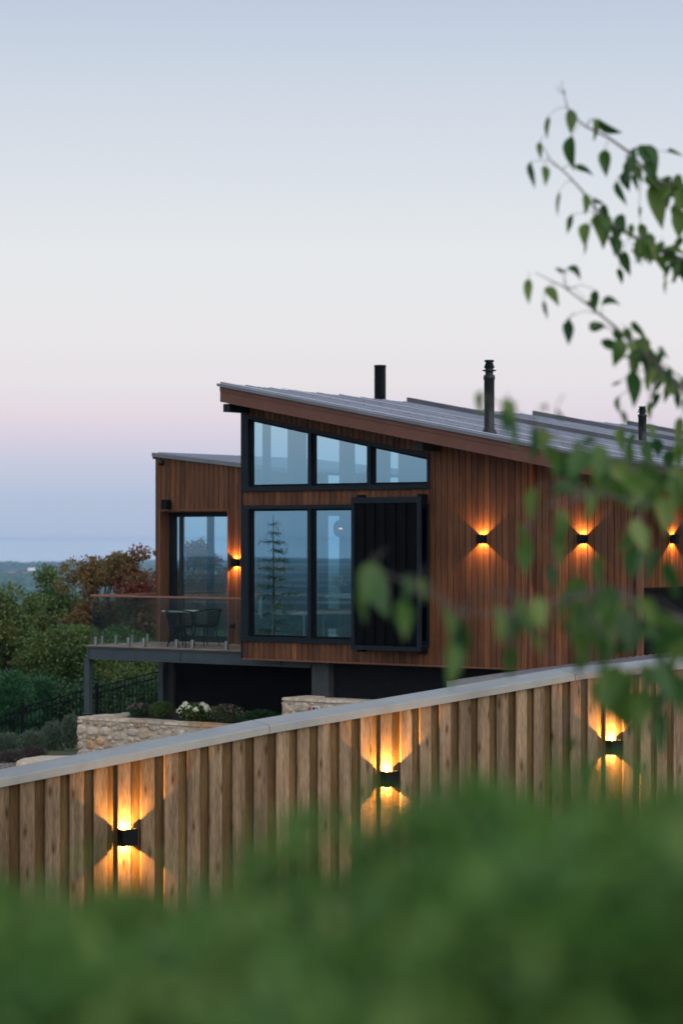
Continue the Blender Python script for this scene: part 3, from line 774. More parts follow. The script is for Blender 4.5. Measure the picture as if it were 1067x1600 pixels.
f = WM[pot.name]
b = MB(f); b.lathe([(0, 0), (.05, 0), (.08, .12), (.07, .14), (0, .13)], n=18); b.build('pot', M['white_ceramic'], pot)
b = MB(f)
for i in range(30):
    a = random.uniform(0, 6.28); r = random.uniform(.03, .12); h_ = random.uniform(.1, .22)
    b.tube([(0, 0, .12), (r * .5 * math.cos(a), r * .5 * math.sin(a), .12 + h_ * .7), (r * math.cos(a), r * math.sin(a), .12 + h_)], [.006, .012, .002], 4)
b.build('leaves', M['petal_white'], pot)
st = thing('side_table', 'small pale round table inside behind the glass door', 'table', hw(-1.75, 4.2, ZF), RZ)
b = MB(WM[st.name]); b.lathe([(0, .715), (.3, .715), (.3, .74), (0, .74)], n=28); b.build('tabletop', M['white_metal'], st)
b = MB(WM[st.name]); b.lathe([(0, 0), (.2, 0), (.2, .015), (.025, .03), (.025, .715), (0, .715)], n=18); b.build('pedestal', M['black'], st)

def person(label, p, rz, J, bones, mats, region, hair_mat, hair_len, head):
    """J: joint name -> (pos, radius); one skinned surface; head modelled into it"""
    o = thing('person', label, 'person', p, rz)
    names = list(J); me = bpy.data.meshes.new('body')
    me.from_pydata([J[n][0] for n in names], [(names.index(a), names.index(b)) for a, b in bones], [])
    ob = bpy.data.objects.new('body', me); C.objects.link(ob)
    md = ob.modifiers.new('s', 'SKIN')
    for i, n in enumerate(names):
        r = J[n][1]; sv = me.skin_vertices[0].data[i]
        sv.radius = r if isinstance(r, tuple) else (r, r); sv.use_root = (n == 'pelvis')
    ob.modifiers.new('u', 'SUBSURF').levels = 2
    dg = bpy.context.evaluated_depsgraph_get()
    bm2 = bpy.data.meshes.new_from_object(ob.evaluated_get(dg))
    bpy.data.objects.remove(ob); bm2.name = 'body'
    body = bpy.data.objects.new('body', bm2); C.objects.link(body); body.parent = o
    # face: nose, brow and chin pushed out of the head surface
    hc, hr, fd = Vector(head[0]), head[1], Vector(head[2]).normalized()
    for v in bm2.vertices:
        d = v.co - hc
        if d.length < hr * 1.6 and d.dot(fd) > .3 * hr:
            side = d - d.dot(fd) * fd; zz = d.z
            lat = (side - Vector((0, 0, zz))).length
            if abs(zz + .1 * hr) < .3 * hr and lat < .25 * hr: v.co += fd * hr * .16
            if abs(zz - .18 * hr) < .15 * hr and .25 * hr < lat < .55 * hr: v.co -= fd * hr * .07
            if abs(zz + .8 * hr) < .25 * hr and lat < .35 * hr: v.co += fd * hr * .08
    for m_ in mats: bm2.materials.append(m_)
    for pl_ in bm2.polygons: pl_.material_index = region(pl_.center); pl_.use_smooth = True
    hb = MB(WM[o.name] @ Matrix.Translation(hc)); n = 16
    vs, fs = [], []
    for i in range(n + 1):
        th = math.pi * .62 * i / n
        for k in range(n):
            a = 2 * math.pi * k / n; d = Vector((math.sin(th) * math.cos(a), math.sin(th) * math.sin(a), math.cos(th)))
            front = d.dot(fd); lim = 1.0
            zc = d.z
            if front > .25 and th > 1.0: d = Vector((d.x, d.y, .45)).normalized()
            rr = hr * (1.13 + .05 * math.sin(a * 7 + i))
            vs.append((d.x * rr, d.y * rr, d.z * rr * 1.12 - (hair_len * max(0, th - 1.3) if front < .2 else 0)))
    for i in range(n):
        for k in range(n): fs.append((i * n + k, (i + 1) * n + k, (i + 1) * n + (k + 1) % n, i * n + (k + 1) % n))
    hb.add(vs, fs, 0, True); hb.build('hair', hair_mat, o)
    return o
BONES = [('pelvis', 'waist'), ('waist', 'chest'), ('chest', 'neck'), ('neck', 'headb'), ('headb', 'headc'), ('headc', 'headt'),
         ('chest', 'shL'), ('shL', 'elL'), ('elL', 'wrL'), ('wrL', 'haL'), ('chest', 'shR'), ('shR', 'elR'), ('elR', 'wrR'), ('wrR', 'haR'),
         ('pelvis', 'hipL'), ('hipL', 'knL'), ('knL', 'anL'), ('anL', 'toL'), ('pelvis', 'hipR'), ('hipR', 'knR'), ('knR', 'anR'), ('anR', 'toR')]
for s_, sg in (('L', 1), ('R', -1)):
    for k_ in range(4): BONES.append(('ha' + s_, 'f%d%s' % (k_, s_)))
    BONES.append(('wr' + s_, 'th' + s_))
def fingers(J):
    for s_, sg in (('L', 1), ('R', -1)):
        w, h_ = Vector(J['wr' + s_][0]), Vector(J['ha' + s_][0]); d = (h_ - w).normalized(); side = d.cross(Vector((0, 0, 1))).normalized() if abs(d.z) < .95 else Vector((0, 1, 0))
        for k_ in range(4): J['f%d%s' % (k_, s_)] = (tuple(h_ + d * (.075 - .008 * abs(k_ - 1.3)) + side * (k_ - 1.5) * .021), .008)
        J['th' + s_] = (tuple(w + d * .05 + side * -.05), .009)
    return J
# seated guest, facing +x (towards the dining table)
J = fingers({'pelvis': ((0, 0, .52), (.15, .13)), 'waist': ((.0, 0, .68), (.14, .12)), 'chest': ((.03, 0, .92), (.17, .12)), 'neck': ((.06, 0, 1.06), .058), 'headb': ((.085, 0, 1.11), .07),
     'headc': ((.1, 0, 1.17), .094), 'headt': ((.1, 0, 1.235), .075),
     'shL': ((.03, .18, .98), .062), 'elL': ((.12, .25, .73), .045), 'wrL': ((.36, .18, .75), .03), 'haL': ((.43, .15, .76), .032),
     'shR': ((.03, -.18, .98), .062), 'elR': ((.12, -.25, .73), .045), 'wrR': ((.36, -.16, .75), .03), 'haR': ((.43, -.13, .76), .032),
     'hipL': ((.05, .1, .5), .095), 'knL': ((.45, .12, .5), .065), 'anL': ((.43, .12, .08), .045), 'toL': ((.6, .13, .035), .04),
     'hipR': ((.05, -.1, .5), .095), 'knR': ((.45, -.12, .5), .065), 'anR': ((.43, -.12, .08), .045), 'toR': ((.6, -.13, .035), .04)})
person('grey haired person in a pale top seated inside behind the window', hw(tx(412, 1.2), 1.2, ZF), RZ + R(12), J, BONES,
       [M['skin'], M['cloth_pale'], M['denim'], M['black']],
       lambda c: 3 if c.z < .075 else 0 if (c.z > 1.055 or c.x > .33 and c.z > .68) else 2 if (c.z < .6) else 1, M['hair_grey'], .02, ((.1, 0, 1.17), .095, (1, 0, 0)))
tub_chair(hw(tx(411, 1.2), 1.2, ZF), RZ + R(10), 'dark tub chair under the seated person inside')
# standing person leaning over the table, facing -x
J = fingers({'pelvis': ((.1, 0, .93), (.15, .12)), 'waist': ((.06, 0, 1.07), (.14, .115)), 'chest': ((-.08, 0, 1.26), (.18, .13)), 'neck': ((-.2, 0, 1.37), .06), 'headb': ((-.245, 0, 1.41), .07),
     'headc': ((-.29, 0, 1.45), .096), 'headt': ((-.31, 0, 1.515), .076),
     'shL': ((-.1, .2, 1.31), .065), 'elL': ((-.24, .25, 1.05), .047), 'wrL': ((-.4, .16, .88), .031), 'haL': ((-.46, .14, .83), .033),
     'shR': ((-.1, -.2, 1.31), .065), 'elR': ((-.22, -.27, 1.05), .047), 'wrR': ((-.38, -.2, .87), .031), 'haR': ((-.44, -.18, .82), .033),
     'hipL': ((.1, .1, .9), .1), 'knL': ((.04, .11, .5), .068), 'anL': ((.1, .11, .08), .046), 'toL': ((-.07, .12, .035), .042),
     'hipR': ((.1, -.1, .9), .1), 'knR': ((.08, -.11, .5), .068), 'anR': ((.16, -.11, .08), .046), 'toR': ((-.01, -.12, .035), .042)})
person('dark haired person in dark clothes bending forward inside behind the window', hw(tx(447, .95), .95, ZF), RZ, J, BONES,
       [M['skin'], M['cloth_dark'], M['denim'], M['black']],
       lambda c: 3 if c.z < .075 else 0 if (c.z > 1.375 and c.x < -.16 or c.x < -.33 and c.z < 1) else 2 if c.z < .88 else 1, M['hair_dark'], .05, ((-.29, 0, 1.45), .097, (-1, 0, -.25)))

# ------------------------------------------------------------------ paling fence
FD = Vector((.797, .604)).normalized(); FR = math.atan2(FD.y, FD.x)
FF = Matrix.Translation((-1.803, 20.0, 0)) @ Matrix.Rotation(FR, 4, 'Z')   # local x along the fence, local -y towards the camera
SX = [-9, -4, -1.158, 0, 1.475, 2.75, 3.946, 5.1, 5.88, 6.3, 10, 14]
SZ = [-2.75, -2.28, -1.972, -1.843, -1.670, -1.554, -1.443, -1.333, -1.31, -1.286, -1.17, -1.1]
capz = lambda s: float(np.interp(s, SX, SZ))
ground_f = lambda s: capz(s) - 1.9
pf = thing('paling_fence', 'stepped timber paling fence with grey metal capping in front of the house', 'fence', FF @ Vector((0, 0, ground_f(0))), FR)
mb = MB(FF); mbk = MB(FF); P = 2.75 / 12; k = -38
while k * P < 13.5:
    w = .134 + random.uniform(-.006, .008); off = random.uniform(-.006, .006)
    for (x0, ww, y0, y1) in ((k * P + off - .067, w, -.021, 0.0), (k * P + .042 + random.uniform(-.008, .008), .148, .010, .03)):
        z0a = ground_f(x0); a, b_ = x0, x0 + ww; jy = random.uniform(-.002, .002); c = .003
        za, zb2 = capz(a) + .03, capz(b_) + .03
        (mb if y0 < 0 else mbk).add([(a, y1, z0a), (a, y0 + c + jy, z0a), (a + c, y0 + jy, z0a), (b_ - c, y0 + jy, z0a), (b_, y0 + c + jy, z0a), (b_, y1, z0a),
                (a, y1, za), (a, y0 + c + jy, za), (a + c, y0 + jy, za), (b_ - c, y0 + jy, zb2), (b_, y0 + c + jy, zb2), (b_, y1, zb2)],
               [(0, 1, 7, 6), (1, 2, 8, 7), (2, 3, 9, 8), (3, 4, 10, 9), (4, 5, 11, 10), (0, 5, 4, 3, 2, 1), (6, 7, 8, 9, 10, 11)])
    k += 1
# wood with knots
m = M['paling']; nt = m.node_tree; b_ = nt.nodes['Principled BSDF']
src = b_.inputs['Base Color'].links[0].from_socket
geo = N(nt, 'ShaderNodeNewGeometry'); tc = N(nt, 'ShaderNodeTexCoord'); mp = N(nt, 'ShaderNodeMapping'); mp.inputs['Scale'].default_value = (5.5, 0.3, 1.9)
cb = N(nt, 'ShaderNodeCombineXYZ'); nt.links.new(geo.outputs['Random Per Island'], cb.inputs[1]); nt.links.new(geo.outputs['Random Per Island'], cb.inputs[2])
ad = N(nt, 'ShaderNodeVectorMath', operation='MULTIPLY_ADD'); ad.inputs[1].default_value = (0, 50, 31)
nt.links.new(tc.outputs['Object'], mp.inputs[0]); nt.links.new(cb.outputs[0], ad.inputs[0]); nt.links.new(mp.outputs[0], ad.inputs[2])
vo = N(nt, 'ShaderNodeTexVoronoi', Scale=1.0, voronoi_dimensions='2D')
sx_ = N(nt, 'ShaderNodeSeparateXYZ'); nt.links.new(ad.outputs[0], sx_.inputs[0]); cx2 = N(nt, 'ShaderNodeCombineXYZ'); nt.links.new(sx_.outputs[0], cx2.inputs[0]); nt.links.new(sx_.outputs[2], cx2.inputs[1])
nt.links.new(cx2.outputs[0], vo.inputs['Vector'])
kn = ramp(nt, vo.outputs['Distance'], [(.03, (.34, .26, .2)), (.075, (.7, .62, .54)), (.15, (1, 1, 1))])
nt.links.new(mixc(nt, src, kn.outputs[0], 1.0, 'MULTIPLY'), b_.inputs['Base Color'])
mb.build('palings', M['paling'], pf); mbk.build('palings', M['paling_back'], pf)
# capping lengths, wide folded sheet sloping to the front
cuts = [-9, -3.6, 1.44, 5.0, 9.0, 13.5]
for a, b_ in zip(cuts[:-1], cuts[1:]):
    mb = MB(FF); st_ = sorted([a + .003, b_ - .003] + [s for s in SX if a + .05 < s < b_ - .05])
    for p, q in zip(st_[:-1], st_[1:]):
        zp, zq = capz(p), capz(q)
        sec = lambda s, z: [(s, -.062, z - .003), (s, -.062, z + .058), (s, -.054, z + .066), (s, .2, z + .098), (s, .205, z + .09), (s, .205, z + .02), (s, -.05, z - .003)]
        A_, B_ = sec(p, zp), sec(q, zq); n = len(A_)
        mb.add(A_ + B_, [(i, i + n, (i + 1) % n + n, (i + 1) % n) for i in range(n)] + [tuple(range(n)), tuple(range(2 * n - 1, n - 1, -1))])
    mb.build('capping', M['cap'], pf)
for s in np.arange(-8.4, 13, 2.4):
    mb = MB(FF); mb.box(s, s + .1, .095, .19, ground_f(s) - .1, capz(s) - .01); mb.build('post', M['paling'], pf)
for dz in (.25, 1.2):
    mb = MB(FF)
    for p, q in zip(SX[:-1], SX[1:]):
        z0, z1 = capz(p) - dz, capz(q) - dz
        mb.hexa([(p, .052, z0 - .08), (q, .052, z1 - .08), (q, .09, z1 - .08), (p, .09, z0 - .08)], [(p, .052, z0), (q, .052, z1), (q, .09, z1), (p, .09, z0)])
    mb.build('rail', M['paling'], pf)
fl = make_lamp(.146, .138, .085)
fg = 'up and down lamps on the paling fence'
fx = [(0.0, -2.462, 'left lamp, lowest one on the paling fence, glowing up and down'), (2.75, -2.145, 'middle lamp of the three glowing on the paling fence'), (5.5, -2.007, 'right lamp, highest one on the paling fence, partly behind leaves')]
for i, (s, z, lb) in enumerate(fx):
    p = FF @ Vector((s, -.0235, z)); place_lamp(fl, i == 0, p, FR, lb, fg, 98.0, .138, .085)

# ------------------------------------------------------------------ lean-to roof between fence and wall
FLp, FRp, BRp, BLp = wpt(700, 1064, 38.5), wpt(1090, 1030, 36.5), wpt(1090, 1014, 40.6), wpt(826, 1046.5, 43.05)
lt = thing('lean_to', 'low grey metal lean-to roof between the paling fence and the timber wall', 'lean-to', (FLp.x, FLp.y, -4.0))
mb = MB(); dn = Vector((0, 0, -.03))
mb.hexa([FLp + dn, FRp + dn, BRp + dn, BLp + dn], [FLp, FRp, BRp, BLp])
for i in range(1, 26):
    f_ = i / 26; a = FLp.lerp(FRp, f_); b_ = BLp.lerp(BRp, f_); w = (FRp - FLp).normalized() * .03
    zz = Vector((0, 0, .014)); e0 = Vector((0, 0, .002))
    mb.add([a - w + e0, a - w * .4 + zz, a + w * .4 + zz, a + w + e0, b_ - w + e0, b_ - w * .4 + zz, b_ + w * .4 + zz, b_ + w + e0], [(0, 4, 5, 1), (1, 5, 6, 2), (2, 6, 7, 3), (0, 1, 2, 3), (7, 6, 5, 4)])
mb.build('roof', M['roof'], lt)
mb = MB(); d2 = Vector((0, 0, -.12)); ins = (BLp - FLp).normalized() * -.03
mb.hexa([FLp + ins + d2, FRp + ins + d2, FRp + ins * .1 + d2, FLp + ins * .1 + d2], [FLp + ins, FRp + ins, FRp + ins * .1, FLp + ins * .1])
lf = (FRp - FLp).normalized() * -.03
mb.hexa([FLp + lf + d2, FLp + lf * .1 + d2, BLp + lf * .1 + d2, BLp + lf + d2], [FLp + lf, FLp + lf * .1, BLp + lf * .1, BLp + lf])
mb.build('gutter', M['cap'], lt)
mb = MB(); a = FLp.lerp(BLp, .12); b_ = FRp.lerp(BRp, .12)
mb.hexa([Vector((a.x + .2, a.y, -4.2)), Vector((b_.x, b_.y, -4.2)), Vector((b_.x, b_.y + .1, -4.2)), Vector((a.x + .2, a.y + .1, -4.2))],
        [Vector((a.x + .2, a.y, a.z - .13)), Vector((b_.x, b_.y, b_.z - .13)), Vector((b_.x, b_.y + .1, b_.z - .13)), Vector((a.x + .2, a.y + .1, a.z - .13))])
mb.build('wall', M['charcoal'], lt)

# ------------------------------------------------------------------ stone walls
def stones(mb, frame_pt, W, Hh, rows, mean=.24):
    """rubble face: irregular stones packed large to small; frame_pt(x, z, d) maps face coords and outward depth"""
    placed = []
    rnd = random.Random(int(W * 1000))
    for r0, r1, tries in ((.10, .15, int(70 * W)), (.07, .11, int(160 * W)), (.045, .075, int(300 * W)), (.028, .045, int(420 * W))):
        for _ in range(tries):
            rz = rnd.uniform(r0, r1) * rnd.uniform(.62, .9); rx = rnd.uniform(r0, r1) * rnd.uniform(1.0, 1.35)
            x = rnd.uniform(-.03, W + .03); z = rnd.uniform(rz * .9 + .003, Hh - rz * .9 - .003)
            for (a, b, c, d) in placed:
                if ((abs(x - a) / (rx + c)) ** 2.6 + (abs(z - b) / (rz + d)) ** 2.6) < 1.04: break
            else: placed.append((x, z, rx, rz))
    for (cx_, cz, rx, rz) in placed:
        n = 13; e = rnd.uniform(.5, .95); dp = rnd.uniform(.02, .05); ring = []
        for k in range(n):
            a = 2 * math.pi * (k + rnd.uniform(-.3, .3)) / n; ca, sa = math.cos(a), math.sin(a); j = rnd.uniform(.86, 1.05)
            ring.append((math.copysign(abs(ca) ** e, ca) * rx * j, math.copysign(abs(sa) ** e, sa) * rz * j))
        tilt = rnd.uniform(-.2, .2); vs, fs = [], []
        for (q, dd) in ((1.0, -.01), (.97, dp * .45), (.86, dp * .85), (.5, dp)):
            for (a, b2) in ring: vs.append(frame_pt(max(-.02, min(W + .02, cx_ + a * q)), max(0.004, min(Hh - .004, cz + (b2 + a * tilt) * q)), dd * (1 + rnd.uniform(-.15, .15))))
        for lv in range(3):
            for k in range(n): fs.append((lv * n + k, lv * n + (k + 1) % n, lv * n + n + (k + 1) % n, lv * n + n + k))
        fs.append(tuple(3 * n + k for k in range(n)))
        mb.add(vs, fs, 0, True)
def stone_wall(name, label, t0, t1, u0, ztop, hgt, uret, frame=H):
    o = thing(name, label, 'stone wall', frame @ Vector((t0, u0, ztop - hgt)), RZ)
    core = MB(frame); th = .38
    core.box(t0, t1, u0, u0 + th, ztop - hgt, ztop - .05); core.box(t0, t0 + th, u0 + th, uret, ztop - hgt, ztop - .05)
    core.build('mortar_core', M['mortar'], o)
    f = MB(frame)
    stones(f, lambda x, z, d: (t0 + x, u0 - d, ztop - hgt + z), t1 - t0, hgt - .06, 0)
    stones(f, lambda x, z, d: (t0 - d, u0 + x, ztop - hgt + z), uret - u0, hgt - .06, 0)
    f.build('rubble_face', M['stone'], o)
    c = MB(frame)
    x = t0 - .03
    while x < t1:
        w = random.uniform(.25, .5); j = lambda: random.uniform(-.012, .012)
        y0, y1 = u0 - .035 + j(), u0 + th + .03 + j(); z1 = ztop + j() * .6; e = min(x + w - .012, t1)
        c.add([(x, y0, ztop - .055), (e, y0 + j(), ztop - .055), (e, y1, ztop - .055), (x, y1, ztop - .055),
               (x + .008, y0 + .012, z1), (e - .008, y0 + .014, z1 + j() * .5), (e - .008, y1 - .01, z1), (x + .008, y1 - .01, z1)],
              [(3, 2, 1, 0), (4, 5, 6, 7), (0, 1, 5, 4), (1, 2, 6, 5), (2, 3, 7, 6), (3, 0, 4, 7)]); x += w
    y = u0 + th + .04
    while y < uret:
        w = random.uniform(.25, .5); j = lambda: random.uniform(-.012, .012); e = min(y + w - .012, uret); z1 = ztop + j() * .6
        x0, x1 = t0 - .035 + j(), t0 + th + .02
        c.add([(x0, y, ztop - .055), (x1, y, ztop - .055), (x1, e, ztop - .055), (x0, e, ztop - .055), (x0 + .01, y + .008, z1), (x1 - .01, y + .008, z1), (x1 - .01, e - .008, z1), (x0 + .01, e - .008, z1)],
              [(3, 2, 1, 0), (4, 5, 6, 7), (0, 1, 5, 4), (1, 2, 6, 5), (2, 3, 7, 6), (3, 0, 4, 7)]); y += w
    c.build('coping_stones', M['stone'], o)
    return o
T1 = tx(124.5, -.1)
stone_wall('garden_wall', 'cream rubble stone garden wall with flower bed below the deck', T1, 2.6, -.1, -3.65, 1.0, 3.4)
T2 = tx(447, -.55)
stone_wall('retaining_wall', 'pale stone retaining wall in front of the dark pillar under the house', T2, 6.0, -.62, -3.0, 1.6, .15)
mb = MB(H); mb.box(T2 + .38, 6, -.23, .38, -4.4, -3.04); soil2 = mb.build('terrace_paving', M['stone'], None); tag(soil2, kind='structure')
mb = MB(H)
mb.add([(T1 + .38, .28, -3.72), (2.6, .28, -3.74), (2.6, 2.7, -3.62), (T1 + .38, 2.7, -3.62), (T1 + .38, .28, -4.5), (2.6, .28, -4.5), (2.6, 2.7, -4.5), (T1 + .38, 2.7, -4.5)],
       [(0, 1, 2, 3), (4, 5, 1, 0), (7, 4, 0, 3), (1, 5, 6, 2)])
sb = mb.build('soil_bed', M['soil']); tag(sb, kind='structure')
lab = thing('wall_notice', 'small white label with a red dot on the pale stone wall', 'notice', hw(tx(488, -.68), -.672, zy(490, 1108, -.68)), RZ)
b = MB(WM[lab.name]); b.box(-.02, .17, -.004, 0, -.07, .06); b.build('label_card', M['label_white'], lab)
b = MB(WM[lab.name] @ Matrix.Translation((-.065, 0, 0)) @ Matrix.Rotation(math.pi / 2, 4, 'X')); b.lathe([(.032, 0), (.032, .004), (0, .005)], n=20); b.build('red_dot', M['label_red'], lab)
b = MB(WM[lab.name]); b.box(.0, .06, -.0065, -.0045, -.05, .035); b.box(.075, .15, -.0065, -.0045, .0, .012); b.box(.075, .13, -.0065, -.0045, .022, .034); b.build('printed_marks', M['pillar'], lab)
# flat step stone beside the fence
fs_ = thing('step_stone', 'flat pale stone slab lying beside the paling fence', 'stone slab', wpt(80, 1188, 47.2) + Vector((0, 0, -.1)))
b = MB(); q = wpt(82, 1187, 47.2)
pts = [(-.75, -.22), (-.2, -.3), (.5, -.25), (.8, -.05), (.75, .45), (.2, .6), (-.35, .5), (-.7, .2)]
top = [(q.x + x * .85, q.y + y * 1.6, q.z + random.uniform(-.01, .01)) for x, y in pts]; bot = [(x - .02, y - .02, z - .11) for x, y, z in top]
b.poly(top); n = len(pts); b.add(top + bot, [(i, i + n, (i + 1) % n + n, (i + 1) % n) for i in range(n)]); b.build('slab', M['stone'], fs_)

# ------------------------------------------------------------------ black metal fence on the slope
bf = thing('metal_fence', 'black metal picket fence stepping down the slope left of the deck', 'fence', wpt(36, 1165, 62))
nodes = [(-110, 1172, 60.5), (36, 1103, 62.0), (152, 1072, 63.5), (262, 1044, 65), (400, 1010, 67)]
tops = [wpt(*q) for q in nodes]
for i in range(len(tops) - 1):
    a, b_ = tops[i], tops[i + 1]
    drop = .0
    p = MB(); L_ = (b_ - a).length
    for dz in (0, -.16, -.95):
        A_, B_ = a + Vector((0, 0, dz - .03)), b_ + Vector((0, 0, dz - .03)); p.tube([A_, B_], .02, 4, smooth=False)
    n = int(L_ / .125)
    for k in range(1, n):
        c = a.lerp(b_, k / n); p.box(c.x - .01, c.x + .01, c.y - .01, c.y + .01, c.z - 1.1, c.z - .01)
    p.build('picket_panel', M['black'], bf)
for q in tops:
    p = MB(); p.box(q.x - .045, q.x + .045, q.y - .045, q.y + .045, q.z - 1.35, q.z + .06); p.box(q.x - .055, q.x + .055, q.y - .055, q.y + .055, q.z + .06, q.z + .085); p.build('post', M['black'], bf)

# ------------------------------------------------------------------ vegetation
def unit(n):
    v = RNG.normal(size=(n, 3)); return v / np.linalg.norm(v, axis=1, keepdims=True)
def leaf_quads(P, D, L, Wd, fold=.25):
    """diamond leaves at P along D, length L, width Wd -> polygons of 4"""
    n = len(P); D = D / np.linalg.norm(D, axis=1, keepdims=True)
    r = unit(n); s = np.cross(D, r); s /= np.linalg.norm(s, axis=1, keepdims=True); up = np.cross(s, D)
    L = np.broadcast_to(L, (n,))[:, None]; Wd = np.broadcast_to(Wd, (n,))[:, None]
    b = P; t = P + D * L; m_ = P + D * L * .45 + up * Wd * fold
    return np.stack([b, m_ + s * Wd * .5, t, m_ - s * Wd * .5], 1).reshape(-1, 3)

def clumps(centres, radii, nleaf, L, flat=.75, droop=.3, hollow=.35):
    out = []
    tot = sum(r ** 2 for r in radii)
    for c, r in zip(centres, radii):
        n = max(6, int(nleaf * r * r / tot))
        v = unit(n) * (hollow + (1 - hollow) * RNG.random((n, 1)) ** .5) * r
        v[:, 2] *= flat
        P = np.asarray(c) + v
        D = v / r * .6 + unit(n) * .8 + np.array([0, 0, -droop])
        out.append(leaf_quads(P, D, L * RNG.uniform(.6, 1.25, n), L * RNG.uniform(.4, .7, n)))
    return np.concatenate(out)

def tree(name, label, base, crown, hr, n_clump, nleaf, L, mat, trunk_r=.16, group=None, cr=(.35, .8), bias=0.0, cat='tree'):
    """crown: list of (centre, (rx,ry,rz)); clumps of leaves are spread over limbs that reach into the crown"""
    o = thing(name, label, cat, base, 0, group); base = Vector(base)
    tb_ = MB(); cs_, rs_ = [], []
    top = Vector(crown[0][0])
    fork = base.lerp(Vector((top.x, top.y, top.z)), .42)
    wob = lambda s: Vector((random.uniform(-s, s), random.uniform(-s, s), random.uniform(-s, s)))
    pth = [base, base.lerp(fork, .35) + wob(.1), base.lerp(fork, .7) + wob(.12), fork]
    tb_.tube(pth, [trunk_r * 1.25, trunk_r, trunk_r * .85, trunk_r * .7], 9)
    vol = [q[1][0] * q[1][1] * q[1][2] for q in crown]; tv = sum(vol)
    for (c, r), vv in zip(crown, vol):
        c = Vector(c); k = max(3, int(n_clump * vv / tv))
        mid_ = fork.lerp(c, .65) + wob(.2)
        tb_.tube([fork, fork.lerp(mid_, .5) + wob(.15), mid_], [trunk_r * .6, trunk_r * .42, trunk_r * .3], 7)
        for i in range(k):
            d = Vector(RNG.normal(size=3)); d.normalize(); rad = random.uniform(.45, 1.0) ** .6
            if bias and d.z < 0 and random.random() < bias: d.z = -d.z
            p = c + Vector((d.x * r[0] * rad, d.y * r[1] * rad, d.z * r[2] * rad))
            cs_.append(p); rs_.append(random.uniform(*cr))
            q = mid_.lerp(p, .5) + wob(.18)
            tb_.tube([mid_, q, p], [trunk_r * .2, trunk_r * .12, trunk_r * .04], 5, cap=False)
    tb_.build('trunk', M['bark'], o)
    np_mesh('crown', clumps([tuple(c) for c in cs_], rs_, nleaf, L), 4, mat, o)
    return o
G = lambda *c: tuple(c)
M['leaf_autumn'] = leaf_mat('autumn_leaves', [(0, (0.101, 0.131, 0.040)), (.4, (0.179, 0.171, 0.052)), (.7, (0.240, 0.161, 0.061)), (1, (0.240, 0.101, 0.061))], .35, blotch=[(0, (0.120, 0.120, 0.040)), (.5, (0.240, 0.120, 0.061)), (1, (0.240, 0.171, 0.052))], bscale=.5)
M['leaf_red'] = leaf_mat('red_leaves', [(0, (0.138, 0.068, 0.034)), (.5, (0.223, 0.058, 0.044)), (1, (0.240, 0.052, 0.077))], .35, blotch=[(0, (0.103, 0.095, 0.034)), (1, (0.189, 0.120, 0.043))], bscale=.6)
M['leaf_olive'] = leaf_mat('olive_leaves', [(0, (0.072, 0.122, 0.032)), (.5, (0.142, 0.194, 0.045)), (.85, (0.194, 0.194, 0.057)), (1, (0.194, 0.194, 0.072))], .35, blotch=[(0, (0.062, 0.133, 0.045)), (1, (0.122, 0.194, 0.062))], bscale=.45)
M['leaf_green'] = leaf_mat('green_leaves', [(0, (0.037, 0.101, 0.033)), (.5, (0.065, 0.152, 0.041)), (1, (0.112, 0.180, 0.053))], .3, blotch=[(0, (0.061, 0.112, 0.025)), (1, (0.122, 0.152, 0.037))], bscale=.5)
M['leaf_dark'] = leaf_mat('dark_leaves', [(0, (0.021, 0.063, 0.023)), (.6, (0.038, 0.097, 0.033)), (1, (0.063, 0.135, 0.047))], .25)
M['leaf_conifer'] = leaf_mat('conifer_needles', [(0, (0.020, 0.079, 0.035)), (.6, (0.030, 0.125, 0.050)), (1, (0.055, 0.180, 0.070))], .25)
M['leaf_silver'] = leaf_mat('silver_leaves', [(0, (0.065, 0.110, 0.071)), (.6, (0.110, 0.162, 0.110)), (1, (0.156, 0.207, 0.142))], .25)
M['leaf_hedge'] = leaf_mat('hedge_leaves', [(0, (0.033, 0.109, 0.022)), (.5, (0.071, 0.189, 0.037)), (.9, (0.118, 0.255, 0.057)), (1, (0.187, 0.270, 0.093))], .4, blotch=[(0, (0.082, 0.182, 0.035)), (1, (0.176, 0.270, 0.073))], bscale=5)
M['leaf_pear'] = leaf_mat('pear_leaves', [(0, (.022, .075, .025)), (.35, (.042, .118, .03)), (.75, (.095, .18, .036)), (1, (.16, .23, .065))], .45, .35)
M['leaf_lav'] = leaf_mat('lavender_leaves', [(0, (.035, .03, .03)), (.6, (.06, .05, .05)), (1, (.085, .07, .075))], .2)

def at(x, y, Y): return tuple(wpt(x, y, Y))
def blobs(lst):
    """(x, y, Y, rx px, rz px) -> crown ellipsoids"""
    out = []
    for x, y, Y, rx, rz in lst: out.append((at(x, y, Y), (rx * Y / F, rx * Y / F * .9, rz * Y / F)))
    return out
tg = 'trees on the slope beyond the fence'
tree('autumn_tree', 'red and rust autumn tree with open top close to the house corner', at(225, 1290, 72), blobs([(222, 915, 72, 44, 52), (250, 990, 72, 50, 60), (196, 880, 72, 20, 24), (235, 870, 72, 22, 20)]), 0, 80, 13000, .12, M['leaf_red'], .14, tg, (.16, .42))
tree('autumn_tree', 'olive and brown autumn tree left of the deck rail', at(150, 1300, 74), blobs([(160, 930, 74, 42, 55), (150, 1000, 74, 60, 60), (132, 893, 74, 18, 22), (170, 880, 74, 22, 22), (110, 905, 75, 16, 18)]), 0, 105, 17000, .12, M['leaf_autumn'], .15, tg, (.16, .45))
